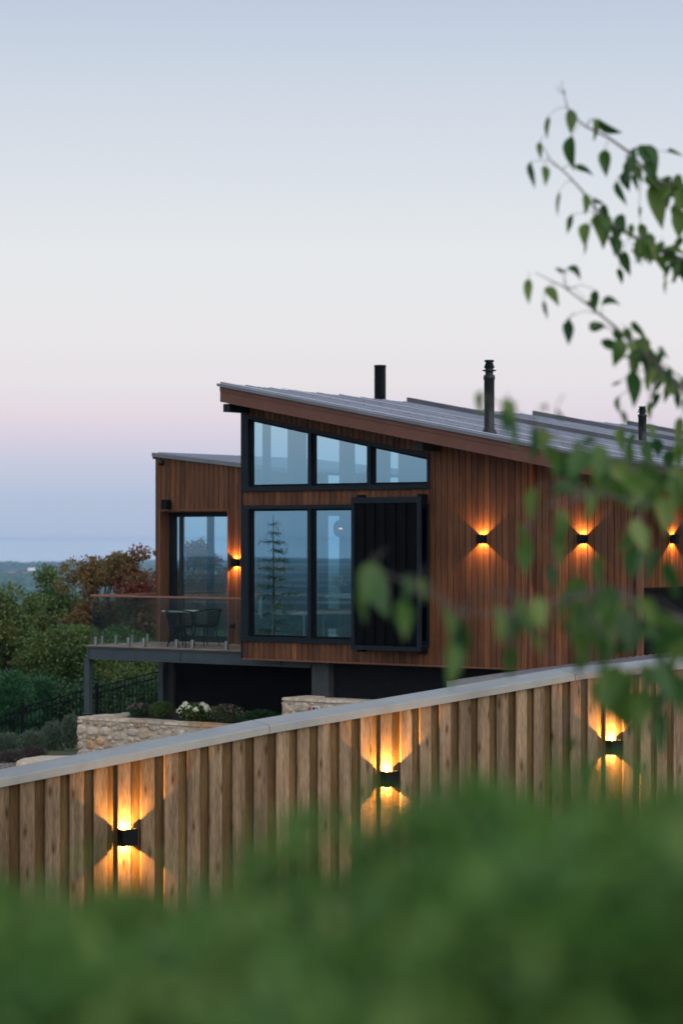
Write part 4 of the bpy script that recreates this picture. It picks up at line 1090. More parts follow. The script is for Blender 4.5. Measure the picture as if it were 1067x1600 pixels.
tree('broadleaf_tree', 'dark olive tree with a thin pointed top in the gap before the valley', at(78, 1300, 78), blobs([(85, 965, 78, 45, 45), (72, 906, 78, 9, 16), (100, 935, 78, 22, 25)]), 0, 60, 11000, .12, M['leaf_olive'], .13, tg, (.18, .42))
tree('broadleaf_tree', 'yellow green tree at the left edge of the valley view', at(10, 1320, 70), blobs([(15, 1000, 70, 48, 55), (4, 940, 70, 18, 30), (45, 955, 70, 22, 30), (-40, 985, 70, 50, 60)]), 0, 105, 20000, .115, M['leaf_olive'], .14, tg, (.2, .5))
tree('broadleaf_tree', 'mid green rounded tree in front of the autumn trees', at(110, 1260, 68), blobs([(115, 1030, 68, 55, 48), (70, 1045, 68, 45, 45), (160, 1060, 68, 45, 40)]), 0, 100, 22000, .11, M['leaf_green'], .14, tg, (.3, .6))
tree('broadleaf_tree', 'green tree seen through and under the glass balustrade', at(215, 1270, 70), blobs([(205, 1040, 70, 55, 50), (250, 1070, 70, 45, 45), (180, 1085, 70, 45, 35)]), 0, 90, 19000, .11, M['leaf_green'], .14, tg, (.3, .6))
tree('broadleaf_tree', 'very dark green tree behind the metal fence and steel post', at(130, 1290, 66), blobs([(130, 1095, 66, 60, 30), (215, 1100, 66, 70, 28), (60, 1095, 67, 60, 34)]), 0, 90, 19000, .11, M['leaf_dark'], .14, tg, (.3, .55))
for i, (x, y, Y) in enumerate(((300, 1010, 88), (380, 1000, 95), (20, 1060, 85), (-80, 1010, 90))):
    tree('broadleaf_tree', ['dark tree far behind the glass door', 'dark tree on the slope behind the middle of the house', 'dark tree low on the slope behind the yellow green tree', 'dark tree on the slope just outside the left edge'][i],
         at(x, 1330, Y), blobs([(x, y, Y, 70, 60), (x + 40, y + 40, Y, 55, 50)]), 0, 60, 7000, .18, M['leaf_green'], .15, tg, (.4, .7))

def conifer(label, base, hgt, rad, n_t, mat, name='conifer', group=None, lift=0.0, dens=1.0):
    o = thing(name, label, 'tree', base, 0, group); base = Vector(base)
    tb_ = MB(); tb_.tube([base, base + Vector((0.03, 0, hgt * .5)), base + Vector((0, .02, hgt))], [hgt * .011, hgt * .007, .008], 8)
    out = []
    for i in range(n_t):
        f_ = .08 + .92 * i / n_t; z = hgt * f_; r = rad * (1 - f_) ** .8 * random.uniform(.7, 1.15) + .05
        for k in range(5):
            a = random.uniform(0, 6.28); d = Vector((math.cos(a), math.sin(a), random.uniform(-.18, .12) + lift)); L_ = r * random.uniform(.6, 1.1)
            p0 = base + Vector((0, 0, z)); p1 = p0 + d * L_
            tb_.tube([p0, p0.lerp(p1, .5) + Vector((0, 0, .04 * L_)), p1], [.018, .012, .004], 4, cap=False)
            m_ = max(4, int(L_ * 60 * dens)); s = RNG.uniform(.15, 1.05, m_)[:, None]
            P = np.array(p0) + np.array(d * L_) * s + RNG.normal(size=(m_, 3)) * np.array([.09, .09, .035])
            D = np.array(d) * .8 + unit(m_) * .8 + np.array([0, 0, lift * .8])
            out.append(leaf_quads(P, D, .16 * RNG.uniform(.6, 1.2, m_), .03))
    tb_.build('trunk', M['bark'], o); np_mesh('needles', np.concatenate(out), 4, mat, o)
    return o
cg = 'feathery conifers by the metal fence'
for i, (x, yb, yt, Y, rad) in enumerate(((18, 1190, 1050, 64.5, 1.1), (70, 1180, 1062, 65.5, 1.0), (-40, 1200, 1040, 65, 1.2))):
    b0, t0 = wpt(x, yb, Y), wpt(x, yt, Y)
    conifer(['feathery dark green conifer at the left edge behind the metal fence', 'feathery dark green conifer behind the first fence panel', 'feathery conifer just past the left edge of the view'][i], tuple(b0), t0.z - b0.z, rad, 34, M['leaf_conifer'], 'feathery_conifer', cg, .45, 1.6)

def shrub(name, label, p, rx, ry, rz, n, L, mat, group=None, stems=True, flowers=None, upright=0.0, wid=.5, cat='shrub'):
    o = thing(name, label, cat, p, 0, group); p = Vector(p)
    v = unit(n) * (.35 + .65 * RNG.random((n, 1)) ** .5); lump = 1 + .22 * np.sin(v[:, :1] * 7 + v[:, 1:2] * 5) * np.cos(v[:, 2:3] * 6)
    P = np.array(p) + np.array([0, 0, rz * .9]) + v * lump * np.array([rx, ry, rz])
    D = v * .8 + unit(n) * .8 + np.array([0, 0, upright])
    np_mesh('leaves', leaf_quads(P, D, L * RNG.uniform(.6, 1.2, n), L * wid), 4, mat, o)
    tb_ = MB()
    for i in range(9):
        a = random.uniform(0, 6.28); q = p + Vector((math.cos(a) * rx * .6, math.sin(a) * ry * .6, rz * 1.3)); tb_.tube([p, p.lerp(q, .5) + Vector((0, 0, .05)), q], [.014, .01, .004], 5, cap=False)
    tb_.build('stems', M['bark'], o)
    if flowers:
        cnt, sz, fm, kind = flowers; f = MB()
        for i in range(cnt):
            d = Vector(RNG.normal(size=3)); d.normalize(); d.z = abs(d.z) * .9 + .1
            if kind == 'head': d.y = -abs(d.y) * .8
            q = p + Vector((d.x * rx * 1.02, d.y * ry, rz * .9 + d.z * rz * 1.1))
            if kind == 'head':
                for j in range(46):
                    e = Vector(RNG.normal(size=3)); e.normalize(); e.z = abs(e.z) * 1.2 - .25
                    c = q + e * sz; a = e.cross(Vector((.3, .2, .9))).normalized() * sz * .26; b2 = e.cross(a).normalized() * sz * .26
                    f.poly([c + a, c + b2, c - a, c - b2])
            else:
                for j in range(5):
                    a = j * 1.2566; c = q + Vector((math.cos(a) * sz * .6, -.3 * sz, math.sin(a) * sz * .6))
                    f.poly([q, c + Vector((sz * .3, 0, 0)), c + Vector((0, 0, sz * .4)), c - Vector((sz * .3, 0, 0))])
        f.build('flowers', fm, o)
    return o
ZB = -3.66
shrub('hydrangea', 'white hydrangea with round flower heads in the stone bed', hw(tx(303, .75), .75, ZB),     .30, .25, .165, 1500, .07, M['leaf_green'], flowers=(11, .072, M['petal_white'], 'head'), cat='flower')
shrub('flowering_shrub', 'dark shrub with pink flowers behind the low stone rim', hw(tx(220, 1.1), 1.1, ZB), .27, .25, .12, 1400, .05, M['leaf_dark'], flowers=(46, .022, M['petal_pink'], 'star'), cat='shrub')
shrub('round_shrub', 'small clipped green ball shrub in the stone bed', hw(tx(253, .95), .95, ZB), .24, .24, .17, 2800, .035, M['leaf_green'])
shrub('pink_flower_plant', 'airy plant with scattered small pink flowers right of the hydrangea', hw(tx(352, .8), .8, ZB), .36, .2, .17, 900, .05, M['leaf_green'], flowers=(34, .02, M['petal_pink'], 'star'), upright=.6, wid=.3, cat='flower')
shrub('dark_groundcover_plant', 'low dark leafy plant by the dark base wall', hw(tx(405, .9), .9, ZB), .4, .25, .12, 1500, .06, M['leaf_dark'], upright=.4, cat='plant')
sg_ = 'silvery shrubs in front of the metal fence'
for i, (x, y, Y, rx, rz) in enumerate(((52, 1160, 58, 22, 20), (85, 1150, 58.5, 20, 26), (112, 1140, 58, 16, 26), (10, 1160, 57, 22, 15), (-30, 1165, 57, 25, 18))):
    p = wpt(x, y + rz, Y); k = Y / F
    shrub('silver_shrub', ['silvery shrub directly behind the fence post bottom left', 'tallest silvery shrub between the fence posts', 'silvery shrub next to the stone wall end', 'low silvery shrub at the left edge', 'silvery shrub just past the left edge'][i], tuple(p), rx * k, rx * k, rz * k * 1.0, 1800, .085, M['leaf_silver'], sg_, upright=.9, wid=.3)
lg = 'dark lavender mounds beside the gravel'
for i, (x, y, Y, rx, rz) in enumerate(((18, 1186, 49.5, 24, 12), (52, 1179, 50.5, 20, 11), (-25, 1192, 49, 26, 14))):
    p = wpt(x, y + rz, Y); k = Y / F
    shrub('lavender', ['dark brown lavender mound at the lower left edge', 'dark brown lavender mound next to the gravel', 'lavender mound just past the left edge'][i], tuple(p), rx * k, rx * k, rz * k, 1500, .1, M['leaf_lav'], lg, upright=1.3, wid=.12)
# low leafy plants under the deck behind the fence
ug = 'light green saplings behind the metal fence under the deck'
for i, (x, Y) in enumerate(((175, 67), (200, 67.5), (228, 68))):
    p = wpt(x, 1125, Y); shrub('sapling', ['first light green sapling right of the steel post', 'middle light green sapling under the deck', 'light green sapling next to the second post'][i], tuple(p), .45, .45, .75, 900, .12, M['leaf_olive'], ug, upright=.4)
ivg = tuple(wpt(250, 1160, 60))

# trees left of the house that its glass mirrors
def mirror(x, plane_u, dist):
    c = 36.609 + plane_u; n = Vector((.6, .8)); cam = n * 2 * c
    t, Y = hp(x, plane_u); P = Vector(((x - CX) / F * Y, Y)); d = (P - cam).normalized(); return P + d * dist, P.length + dist
tree('autumn_tree', 'airy red brown tree behind the house, seen through the glass door', at(315, 1300, 73), blobs([(312, 950, 73, 48, 52), (300, 880, 73, 26, 30), (338, 890, 73, 24, 34), (270, 920, 73, 26, 36), (312, 856, 73, 14, 16)]), 0, 80, 9000, .12, M['leaf_red'], .13, tg, (.16, .42))
q, dist = mirror(428, .05, 30)
k = dist / F; zt_ = (HY - 805) * k
conifer('tall open conifer left of the house, mirrored in the lower window', (q.x, q.y, -8.5), zt_ + 8.5, 2.1, 30, M['leaf_silver'], 'conifer', None, 0.0, .85)

def vnoise(x, y, seed=0):
    xi, yi = np.floor(x).astype(int), np.floor(y).astype(int); xf, yf = x - xi, y - yi
    h = lambda a, b: np.mod(np.sin(a * 127.1 + b * 311.7 + seed * 74.7) * 43758.5453, 1.0)
    u, v = xf * xf * (3 - 2 * xf), yf * yf * (3 - 2 * yf)
    return (h(xi, yi) * (1 - u) + h(xi + 1, yi) * u) * (1 - v) + (h(xi, yi + 1) * (1 - u) + h(xi + 1, yi + 1) * u) * v
# ---- hedge in the foreground
hx = np.array([-1500, 0, 250, 420, 600, 760, 850, 950, 1067, 2400]); hyv = np.array([1455, 1455, 1437, 1335, 1300, 1240, 1235, 1245, 1245, 1290]) + 172
hedge = thing('hedge', 'leafy green hedge filling the foreground, out of focus', 'hedge', (0, 1.45, -1.62))
n = 150000
X = RNG.uniform(-2.1, 2.1, n); Y = RNG.uniform(.85, 2.1, n)
ztop = -(np.interp(X / 1.43 * F + CX, hx, hyv) - HY) / F * 1.43
ztop = ztop + .085 * (vnoise(X * 9, Y * 8, 5) - .5) + .035 * (vnoise(X * 31, Y * 27, 6) - .5) + .004 * np.sin(X * 28 + 1) * np.sin(Y * 22) + .009 * np.sin(X * 54 + Y * 43) + .006 * np.sin(X * 104 - Y * 93) - .10 * np.clip(1.3 - Y, 0, 1) - .05 * np.clip(Y - 1.56, 0, 1)
depth = RNG.random(n) ** 1.6 * .16
side = RNG.random(n) < .35
depth = np.where(side, RNG.uniform(0, 1.3, n), depth); Y = np.where(side & (RNG.random(n) < .6), np.where(RNG.random(n) < .5, .85 + RNG.random(n) * .08, 2.1 - RNG.random(n) * .08), Y)
P = np.stack([X, Y, ztop - depth], 1)
kp = (vnoise(X * 12 + 3, Y * 11, 8) + .5 * vnoise(X * 40, Y * 36, 9) > .56) | (RNG.random(n) < .25); P = P[kp]; n = len(P)
D = unit(n) + np.array([0, -.2, .35])
np_mesh('leaves', leaf_quads(P, D, .027 * RNG.uniform(.6, 1.3, n), .015), 4, M['leaf_hedge'], hedge)
b = MB()
for i in range(70):
    x, y = random.uniform(-2.0, 2.0), random.uniform(1.0, 1.95); b.tube([(x, y, -1.62), (x + random.uniform(-.05, .05), y, -1.0), (x + random.uniform(-.1, .1), y + random.uniform(-.1, .1), -.52)], [.012, .009, .004], 5, cap=False)
b.build('stems', M['bark'], hedge)

# ---- pear tree at the right, branches reaching into the view
pear = thing('pear_tree', 'young pear tree with drooping green leaves reaching in from the right', 'tree', (2.3, 7.6, -2.2))
tb_ = MB()
tb_.tube([(2.3, 7.6, -2.2), (2.28, 7.62, -1.2), (2.3, 7.7, 0), (2.25, 7.8, 1.2), (2.2, 7.9, 2.6)], [.07, .06, .05, .035, .015], 12)
BP = []
def branch(pts, r0=.012, r1=.0025, root=None):
    p = [wpt(*q) for q in pts]
    if root: p = [Vector(root)] + p
    n = len(p); tb_.tube(p, [r0 * .75 + (r1 * .8 - r0 * .75) * i / (n - 1) for i in range(n)], 6); BP.extend(a.lerp(b_, k_ / 8) for a, b_ in zip(p[:-1], p[1:]) for k_ in range(8))
branch([(1130, 330, 8.8), (1075, 305, 9), (1020, 280, 9), (985, 240, 9.1), (950, 215, 9.1), (915, 198, 9.2), (888, 175, 9.2), (879, 142, 9.2)], .013, .002, (2.26, 7.78, 1.0))
branch([(1110, 430, 8.9), (1067, 405, 9), (1030, 392, 9), (990, 370, 9), (950, 350, 9), (915, 305, 9.1), (888, 275, 9.1), (858, 248, 9.2), (848, 228, 9.2)], .013, .002, (2.27, 7.75, .6))
branch([(1120, 660, 8.0), (1060, 600, 8.3), (1010, 560, 8.5), (960, 510, 8.7), (920, 478, 8.8), (880, 448, 8.9), (836, 426, 9)], .012, .002, (2.29, 7.7, .2))
branch([(1120, 760, 5.98), (1030, 745, 5.98), (960, 730, 5.89), (900, 700, 5.81), (850, 672, 5.81), (800, 640, 5.81), (752, 618, 5.89)], .007, .0015, (2.3, 7.68, -.05))
branch([(1120, 860, 5.15), (1020, 790, 5.15), (930, 770, 5.15), (860, 790, 5.23), (820, 830, 5.23)], .006, .0015, (2.29, 7.66, -.2))
branch([(1120, 990, 4.73), (1040, 960, 4.65), (960, 930, 4.65), (880, 935, 4.56), (800, 955, 4.56), (720, 960, 4.48), (650, 915, 4.40), (585, 890, 4.40)], .0065, .0015, (2.29, 7.65, -.4))
branch([(1130, 1090, 4.73), (1050, 1060, 4.65), (980, 1050, 4.65), (900, 1060, 4.65)], .006, .0015, (2.29, 7.64, -.5))
LV = []
def z7(l, Y):   # from an enlarged view: origin 780,120 scale 3.718
    for a in l: LV.append((780 + a[0] / 3.718, 120 + a[1] / 3.718, 780 + a[2] / 3.718, 120 + a[3] / 3.718, Y, a[4] if len(a) > 4 else 0))
z7([(420, 190, 415, 310), (280, 230, 280, 340, 1), (235, 375, 240, 465), (180, 490, 205, 620, 1), (262, 515, 265, 615), (420, 340, 435, 510), (440, 510, 545, 550, 1), (545, 240, 545, 355), (570, 240, 715, 290, 1),
    (610, 420, 620, 555), (345, 665, 340, 790, 1), (495, 680, 495, 780), (540, 700, 605, 715, 1), (425, 800, 390, 890, 1), (500, 850, 500, 970), (560, 800, 600, 965), (505, 955, 490, 1025, 1), (740, 540, 755, 645), (680, 600, 740, 720, 1),
    (815, 395, 905, 560), (870, 630, 945, 840), (920, 610, 1067, 690), (970, 435, 1070, 440, 1), (1045, 770, 1040, 910), (1065, 930, 1010, 1005), (690, 800, 735, 890), (815, 850, 840, 955), (670, 940, 690, 1040), (720, 1010, 760, 1130),
    (760, 1010, 820, 1080), (690, 1110, 710, 1190), (915, 1010, 950, 1090), (1020, 1080, 1015, 1180), (965, 1180, 965, 1250, 1), (810, 750, 810, 810, 1), (360, 70, 390, 95, 1), (345, 90, 370, 75, 1)], 9.05)
z7([(170, 1170, 172, 1295), (260, 1230, 345, 1310), (255, 1300, 280, 1390, 1), (390, 1110, 470, 1165), (325, 1115, 395, 1120, 1), (565, 1240, 545, 1350), (505, 1300, 565, 1335), (590, 1325, 705, 1305), (395, 1400, 390, 1495), (520, 1465, 605, 1410), (760, 1430, 855, 1495, 1)], 8.8)
def z8(l, Y):   # origin 700,500 scale 2.907
    for a in l: LV.append((700 + a[0] / 2.907, 500 + a[1] / 2.907, 700 + a[2] / 2.907, 500 + a[3] / 2.907, Y, a[4] if len(a) > 4 else 0))
z8([(545, 0, 545, 95), (640, 45, 720, 5, 1), (690, 95, 795, 115), (790, 85, 750, 190), (860, 130, 840, 260), (830, 230, 840, 370), (890, 80, 905, 155), (830, 20, 890, 70, 1), (950, 140, 955, 195), (930, 250, 1040, 310), (980, 280, 1060, 330),
    (740, 300, 785, 260, 1), (780, 340, 780, 410, 1), (910, 370, 915, 440), (1055, 440, 1030, 550), (960, 330, 930, 390)], 8.4)
z8([(148, 320, 145, 415), (250, 360, 300, 425), (430, 380, 442, 412), (490, 400, 525, 440, 1), (280, 430, 310, 560, 1), (430, 480, 440, 595), (520, 600, 610, 720), (700, 640, 700, 780), (740, 650, 860, 800), (800, 560, 800, 700), (870, 640, 960, 720),
    (960, 690, 1060, 760), (830, 760, 760, 820), (690, 690, 640, 760)], 5.81)
z8([(620, 760, 622, 885), (400, 760, 380, 885), (500, 850, 490, 980), (510, 950, 500, 1085), (320, 930, 380, 990), (360, 990, 350, 1120), (690, 1060, 690, 1195), (480, 1120, 500, 1215), (580, 1160, 580, 1285), (970, 800, 985, 935), (960, 1040, 900, 1160), (980, 1090, 1030, 1225), (1030, 700, 1060, 830), (800, 700, 900, 760)], 5.15)
def z9(l, Y):   # origin 540,820 scale 2.025
    for a in l: LV.append((540 + a[0] / 2.025, 820 + a[1] / 2.025, 540 + a[2] / 2.025, 820 + a[3] / 2.025, Y, a[4] if len(a) > 4 else 0))
z9([(95, 120, 55, 225), (70, 140, 130, 255), (45, 200, 60, 290, 1), (195, 155, 180, 240), (165, 240, 185, 335), (240, 168, 246, 230), (300, 265, 320, 365), (335, 370, 325, 480), (375, 305, 365, 420), (475, 255, 482, 350), (545, 295, 640, 310), (510, 385, 522, 458),
    (615, 350, 612, 395), (890, 265, 900, 375), (730, 300, 760, 420), (790, 260, 810, 370), (820, 350, 800, 440), (860, 210, 800, 300), (940, 230, 970, 300), (900, 330, 1000, 340), (960, 280, 1067, 300), (1000, 330, 990, 430), (760, 380, 730, 450)], 4.56)
z9([(850, 470, 900, 610), (810, 485, 790, 565), (860, 440, 820, 560), (650, 760, 652, 825), (760, 750, 770, 810), (690, 675, 730, 700), (1000, 590, 1000, 700), (930, 620, 930, 680), (1020, 420, 1030, 520), (1050, 470, 1060, 580), (960, 440, 940, 520), (1010, 520, 1060, 560)], 4.65)
for i in range(110):     # fill towards the trunk, outside and at the right edge
    x = random.uniform(1080, 1500); y = random.uniform(150, 1120); Y = float(np.interp(y, [150, 500, 700, 1100], [9.2, 8.6, 6.0, 4.8]))
    a = random.uniform(-.6, .6); l_ = .085 * F / Y; LV.append((x, y, x + l_ * math.sin(a), y + l_ * math.cos(a), Y, 0))
EX = [(1067, 300, 985, 240, 9), (1067, 405, 935, 330, 9), (1067, 605, 960, 510, 8.5), (1067, 755, 900, 700, 5.89), (1000, 740, 800, 640, 5.89), (1067, 800, 860, 785, 5.15), (1067, 965, 880, 935, 4.65), (1067, 1065, 930, 1050, 4.65), (960, 930, 700, 955, 4.56), (1067, 700, 940, 640, 7.8), (1067, 860, 960, 830, 6)]
SPOTS = ((1045, 843), (1045, 805), (912, 842), (912, 800), (752, 842), (951, 1167), (951, 1120))
for (x0, y0, x1, y1, Y) in EX:
    for i in range(34 if Y > 8 else 12):
        f_ = random.random() ** 1.2; a = random.gauss(0, .55); l_ = random.uniform(.045, .078) * F / Y
        x = x0 + (x1 - x0) * f_ + random.uniform(-14, 14); y = y0 + (y1 - y0) * f_ + random.uniform(-18, 26)
        if any(abs(x - p_) < 34 and -62 < y - q_ < 34 for p_, q_ in SPOTS): continue
        LV.append((x, y, x + l_ * math.sin(a), y + l_ * math.cos(a), Y, 1 if random.random() < .25 else 0))
lm = MB(); pet = tb_
for (x0, y0, x1, y1, Y, thin) in LV:
    Y = Y + random.uniform(-.25, .25)
    a, b_ = wpt(x0, y0, Y), wpt(x1, y1, Y + random.uniform(-.03, .03)); d = (b_ - a) * (1.0 if Y > 6.3 else 1.1); L_ = d.length
    dn = d.normalized(); cam_side = Vector((0, -1, 0)); s = dn.cross(cam_side).normalized(); nrm = s.cross(dn).normalized()
    roll = random.choice((-1, 1)) * (R(random.uniform(62, 82)) if thin else R(random.uniform(5, 50)))
    s2 = s * math.cos(roll) + nrm * math.sin(roll); n2 = s2.cross(dn).normalized()
    n_ = 7; curl = random.uniform(.12, .55) * L_ * random.choice((-1, 1, 1)); fold = random.uniform(.2, .95); sick = random.uniform(-.3, .3) * L_; hw_ = L_ * random.uniform(.29, .40)
    vs, fs = [], []
    for i in range(n_ + 1):
        f_ = i / n_; w = hw_ * (math.sin(math.pi * min(1, f_ * 1.02) ** .72) ** .85 if 0 < f_ < 1 else 0.02) * (1 - .12 * f_)
        c = a + d * f_ + n2 * curl * (f_ * f_ - f_) * 1.6 + Vector((0, 0, -1)) * L_ * .22 * f_ * f_ + s2 * sick * (f_ * f_ - f_)
        e = (s2 * math.cos(fold) + n2 * math.sin(fold)); g_ = (-s2 * math.cos(fold) + n2 * math.sin(fold))
        vs += [c + e * w, c, c + g_ * w]
    for i in range(n_):
        fs += [(i * 3, i * 3 + 1, i * 3 + 4, i * 3 + 3), (i * 3 + 1, i * 3 + 2, i * 3 + 5, i * 3 + 4)]
    lm.add(vs, fs, 0, True)
    up_ = a + Vector((random.uniform(-.012, .02), random.uniform(-.01, .01), random.uniform(.015, .035)))
    near_ = min(BP, key=lambda q_: (q_ - a).length)
    if (near_ - a).length < .22: up_ = near_
    mid_ = a.lerp(up_, .5) + Vector((0, 0, .12 * (up_ - a).length))
    pet.tube([up_, mid_, a + d * .02], [.0017, .0012, .0011], 4, cap=False)
lm.build('leaves', M['leaf_pear'], pear); tb_.build('trunk', M['pear_bark'], pear)

# ------------------------------------------------------------------ ground to the horizon
def height(x, y):
    x = np.asarray(x, float); y = np.asarray(y, float)
    plat = np.interp(y, [-60, 0, 5, 18, 30, 46, 54, 60], [-1.0, -1.65, -2.1, -3.75, -4.2, -4.55, -4.85, -5.2])
    d = np.maximum(0, np.maximum(np.maximum(y - 60, (-x - 9) * .9), (x - 40) * .6)); d = np.maximum(d, np.maximum(0, -y - 40))
    drop = np.interp(d, [0, 4, 12, 30, 90, 240, 640, 1440, 2900, 4400, 5900, 7900, 9400, 12500], [0, .5, 2.6, 6.5, 12, 22, 39, 54, 69, 75, 79, 84.5, 93, 110])
    far = np.clip((d - 900) / 1500, 0, 1)
    z = plat - drop + far * ((9 + 14 * np.clip((d - 5500) / 2500, 0, 1)) * (vnoise(x / 900, y / 620, 1) * 1.0 + vnoise(x / 420 + 7, y / 330, 2) * .5 - .45))
    z += np.clip((d - 60) / 300, 0, 1) * (1 - far) * 3 * (vnoise(x / 60, y / 60, 3) * 1.0)
    z += .05 * vnoise(x * .9, y * .9, 4) * np.clip(d + .3, 0, 1)
    return z
rr = np.concatenate([[0.0], np.geomspace(.8, 30, 26), np.arange(31.5, 100, 1.5), np.geomspace(101, 10800, 110)])
na = 260
ang = np.linspace(0, 2 * np.pi, na, endpoint=False)
# finer spokes in the direction of the view
dens_a = ang + .55 * np.sin(2 * (ang - np.pi / 2)) * -.5
ang = np.sort(dens_a)
gx = rr[:, None] * np.cos(ang)[None, :]; gy = rr[:, None] * np.sin(ang)[None, :] + 0.0; gz = height(gx, gy)
V = np.stack([gx, gy, gz], -1).reshape(-1, 3)
ii, jj = np.meshgrid(np.arange(len(rr) - 1), np.arange(na), indexing='ij'); j2 = (jj + 1) % na
Fq = np.stack([ii * na + jj, (ii + 1) * na + jj, (ii + 1) * na + j2, ii * na + j2], -1).reshape(-1, 4)
me = bpy.data.meshes.new('ground'); me.from_pydata(V.tolist(), [], Fq.tolist()); me.update()
gr = bpy.data.objects.new('ground', me); C.objects.link(gr); tag(gr, kind='structure')
me.polygons.foreach_set('use_smooth', [True] * len(me.polygons))
m, nt, b_ = new_mat('ground_cover'); L = nt.links.new
tc = N(nt, 'ShaderNodeTexCoord')
n1 = N(nt, 'ShaderNodeTexNoise', Scale=2.2, Detail=8.0); L(tc.outputs['Object'], n1.inputs['Vector'])
near = ramp(nt, n1.outputs[0], [(.3, (.045, .05, .024)), (.5, (.07, .085, .034)), (.7, (.11, .11, .06))]).outputs[0]
mpf = N(nt, 'ShaderNodeMapping'); mpf.inputs['Scale'].default_value = (.0042, .0013, 0); L(tc.outputs['Object'], mpf.inputs[0])
n2 = N(nt, 'ShaderNodeTexNoise', Scale=1.0, Detail=6.0, Roughness=.55); L(mpf.outputs[0], n2.inputs['Vector'])
n3 = N(nt, 'ShaderNodeTexNoise', Scale=6.0, Detail=4.0); L(mpf.outputs[0], n3.inputs['Vector'])
fields = ramp(nt, n2.outputs[0], [(.49, (.018, .03, .016)), (.54, (.03, .04, .018)), (.565, (.30, .20, .13)), (.7, (.36, .25, .16))]).outputs[0]
fields = mixc(nt, fields, ramp(nt, n3.outputs[0], [(.35, (.6, .6, .6)), (.65, (1.15, 1.15, 1.15))]).outputs[0], 1.0, 'MULTIPLY')
ln = N(nt, 'ShaderNodeVectorMath', operation='LENGTH'); L(tc.outputs['Object'], ln.inputs[0])
mr = N(nt, 'ShaderNodeMapRange'); mr.inputs[1].default_value = 250; mr.inputs[2].default_value = 1100; L(ln.outputs[1], mr.inputs[0])
L(mixc(nt, near, fields, mr.outputs[0]), b_.inputs['Base Color']); b_.inputs['Roughness'].default_value = .95; b_.inputs['Specular IOR Level'].default_value = .1
bp = N(nt, 'ShaderNodeBump', Strength=.6, Distance=.05); L(n1.outputs[0], bp.inputs['Height']); L(bp.outputs[0], b_.inputs['Normal'])
me.materials.append(m)

# gravel beside the stone wall
gm = MB(); 
cgx = wpt(70, 1178, 50.5)
cnt = 0
P_ = []
for i in range(5200):
    t = random.uniform(-6.3, -3.9); u = random.uniform(-3.2, 2.6)
    if t > T1 - .06: continue
    w = hw(t, u, 0); z = float(height(w.x, w.y)); r = random.uniform(.03, .06)
    gm.blob((w.x, w.y, z + .06 + r * .3), (r, r * random.uniform(.7, 1.2), r * .7), 4, jit=.15)
gv = gm.build('gravel', M['gravel']); tag(gv, kind='stuff')
# distant tree cover as one wooded mass
n = 16000
ra = RNG.uniform(np.log(700), np.log(8800), n); ra = np.exp(ra); an = RNG.uniform(R(85), R(103), n)
x, y = ra * np.cos(an), ra * np.sin(an)
keep = (vnoise(x / 300, y / 420, 9) > .5); x, y, ra = x[keep], y[keep], ra[keep]
z = height(x, y); fv = []
wd = MB()
for (a, b2, c, d) in zip(x, y, z, ra):
    s = random.uniform(3, 7) * (1 + d / 9000)
    wd.blob((a, b2, c + s * .3), (s * 1.4, s * 1.4, s * .7), 5, jit=.25)
wo = wd.build('distant_woods', M['leaf_dark']); tag(wo, kind='stuff')
wp = wpt(50, 895, 6050); zz = float(height(wp.x, wp.y))
fsb = thing('white_farm_shed', 'long white farm shed far off in the blue valley', 'shed', (wp.x, wp.y, zz))
b = MB(Matrix.Translation((wp.x, wp.y, zz))); b.box(-9, 9, -5, 5, 0, 5); b.build('wall', M['shed_white'], fsb)
b = MB(Matrix.Translation((wp.x, wp.y, zz))); b.add([(-9.5, -5.4, 5.01), (9.5, -5.4, 5.01), (9.5, 5.4, 5.01), (-9.5, 5.4, 5.01), (-9.5, 0, 7.5), (9.5, 0, 7.5)], [(0, 1, 5, 4), (2, 3, 4, 5), (0, 4, 3), (1, 2, 5)]); b.build('roof', M['shed_white'], fsb)

# ------------------------------------------------------------------ air
hz = MB(); hz.box(-11200, 11200, -11200, 11200, -135, 4.4)
m = bpy.data.materials.new('pale_air'); m.use_nodes = True; nt = m.node_tree; nt.nodes.remove(nt.nodes['Principled BSDF'])
pv = nt.nodes.new('ShaderNodeVolumePrincipled'); pv.inputs['Color'].default_value = (.40, .66, 1.0, 1); pv.inputs['Density'].default_value = 7.5e-5; pv.inputs['Anisotropy'].default_value = -.15
nt.links.new(pv.outputs[0], nt.nodes['Material Output'].inputs['Volume'])
ho = hz.build('haze', m); tag(ho, kind='stuff')

# ------------------------------------------------------------------ sky, light, camera
w = bpy.data.worlds.new('World'); S.world = w; w.use_nodes = True; nt = w.node_tree; L = nt.links.new
bg = nt.nodes['Background']; outw = nt.nodes['World Output']
tc = N(nt, 'ShaderNodeTexCoord'); sep = N(nt, 'ShaderNodeSeparateXYZ'); L(tc.outputs['Generated'], sep.inputs[0])
mr = N(nt, 'ShaderNodeMapRange'); mr.inputs[1].default_value = -.02; mr.inputs[2].default_value = .28; L(sep.outputs[2], mr.inputs[0])
def sk(y, c):
    return (((HY - y) / F + .02) / .30, lin(c))
st_ = [sk(905, (204, 211, 228)), sk(847, (200, 208, 226)), sk(841, (184, 197, 221)), sk(838, (176, 191, 218)), sk(831, (172, 189, 216)), sk(780, (175, 192, 217)), sk(730, (191, 200, 222)), sk(690, (209, 205, 223)), sk(650, (222, 214, 226)), sk(600, (226, 223, 229)), sk(520, (229, 228, 232)), sk(400, (225, 229, 234)), sk(250, (213, 219, 229)), sk(110, (199, 209, 224)), sk(0, (186, 199, 219)), (1.0, lin((172, 190, 216)))]
low = ramp(nt, mr.outputs[0], st_)
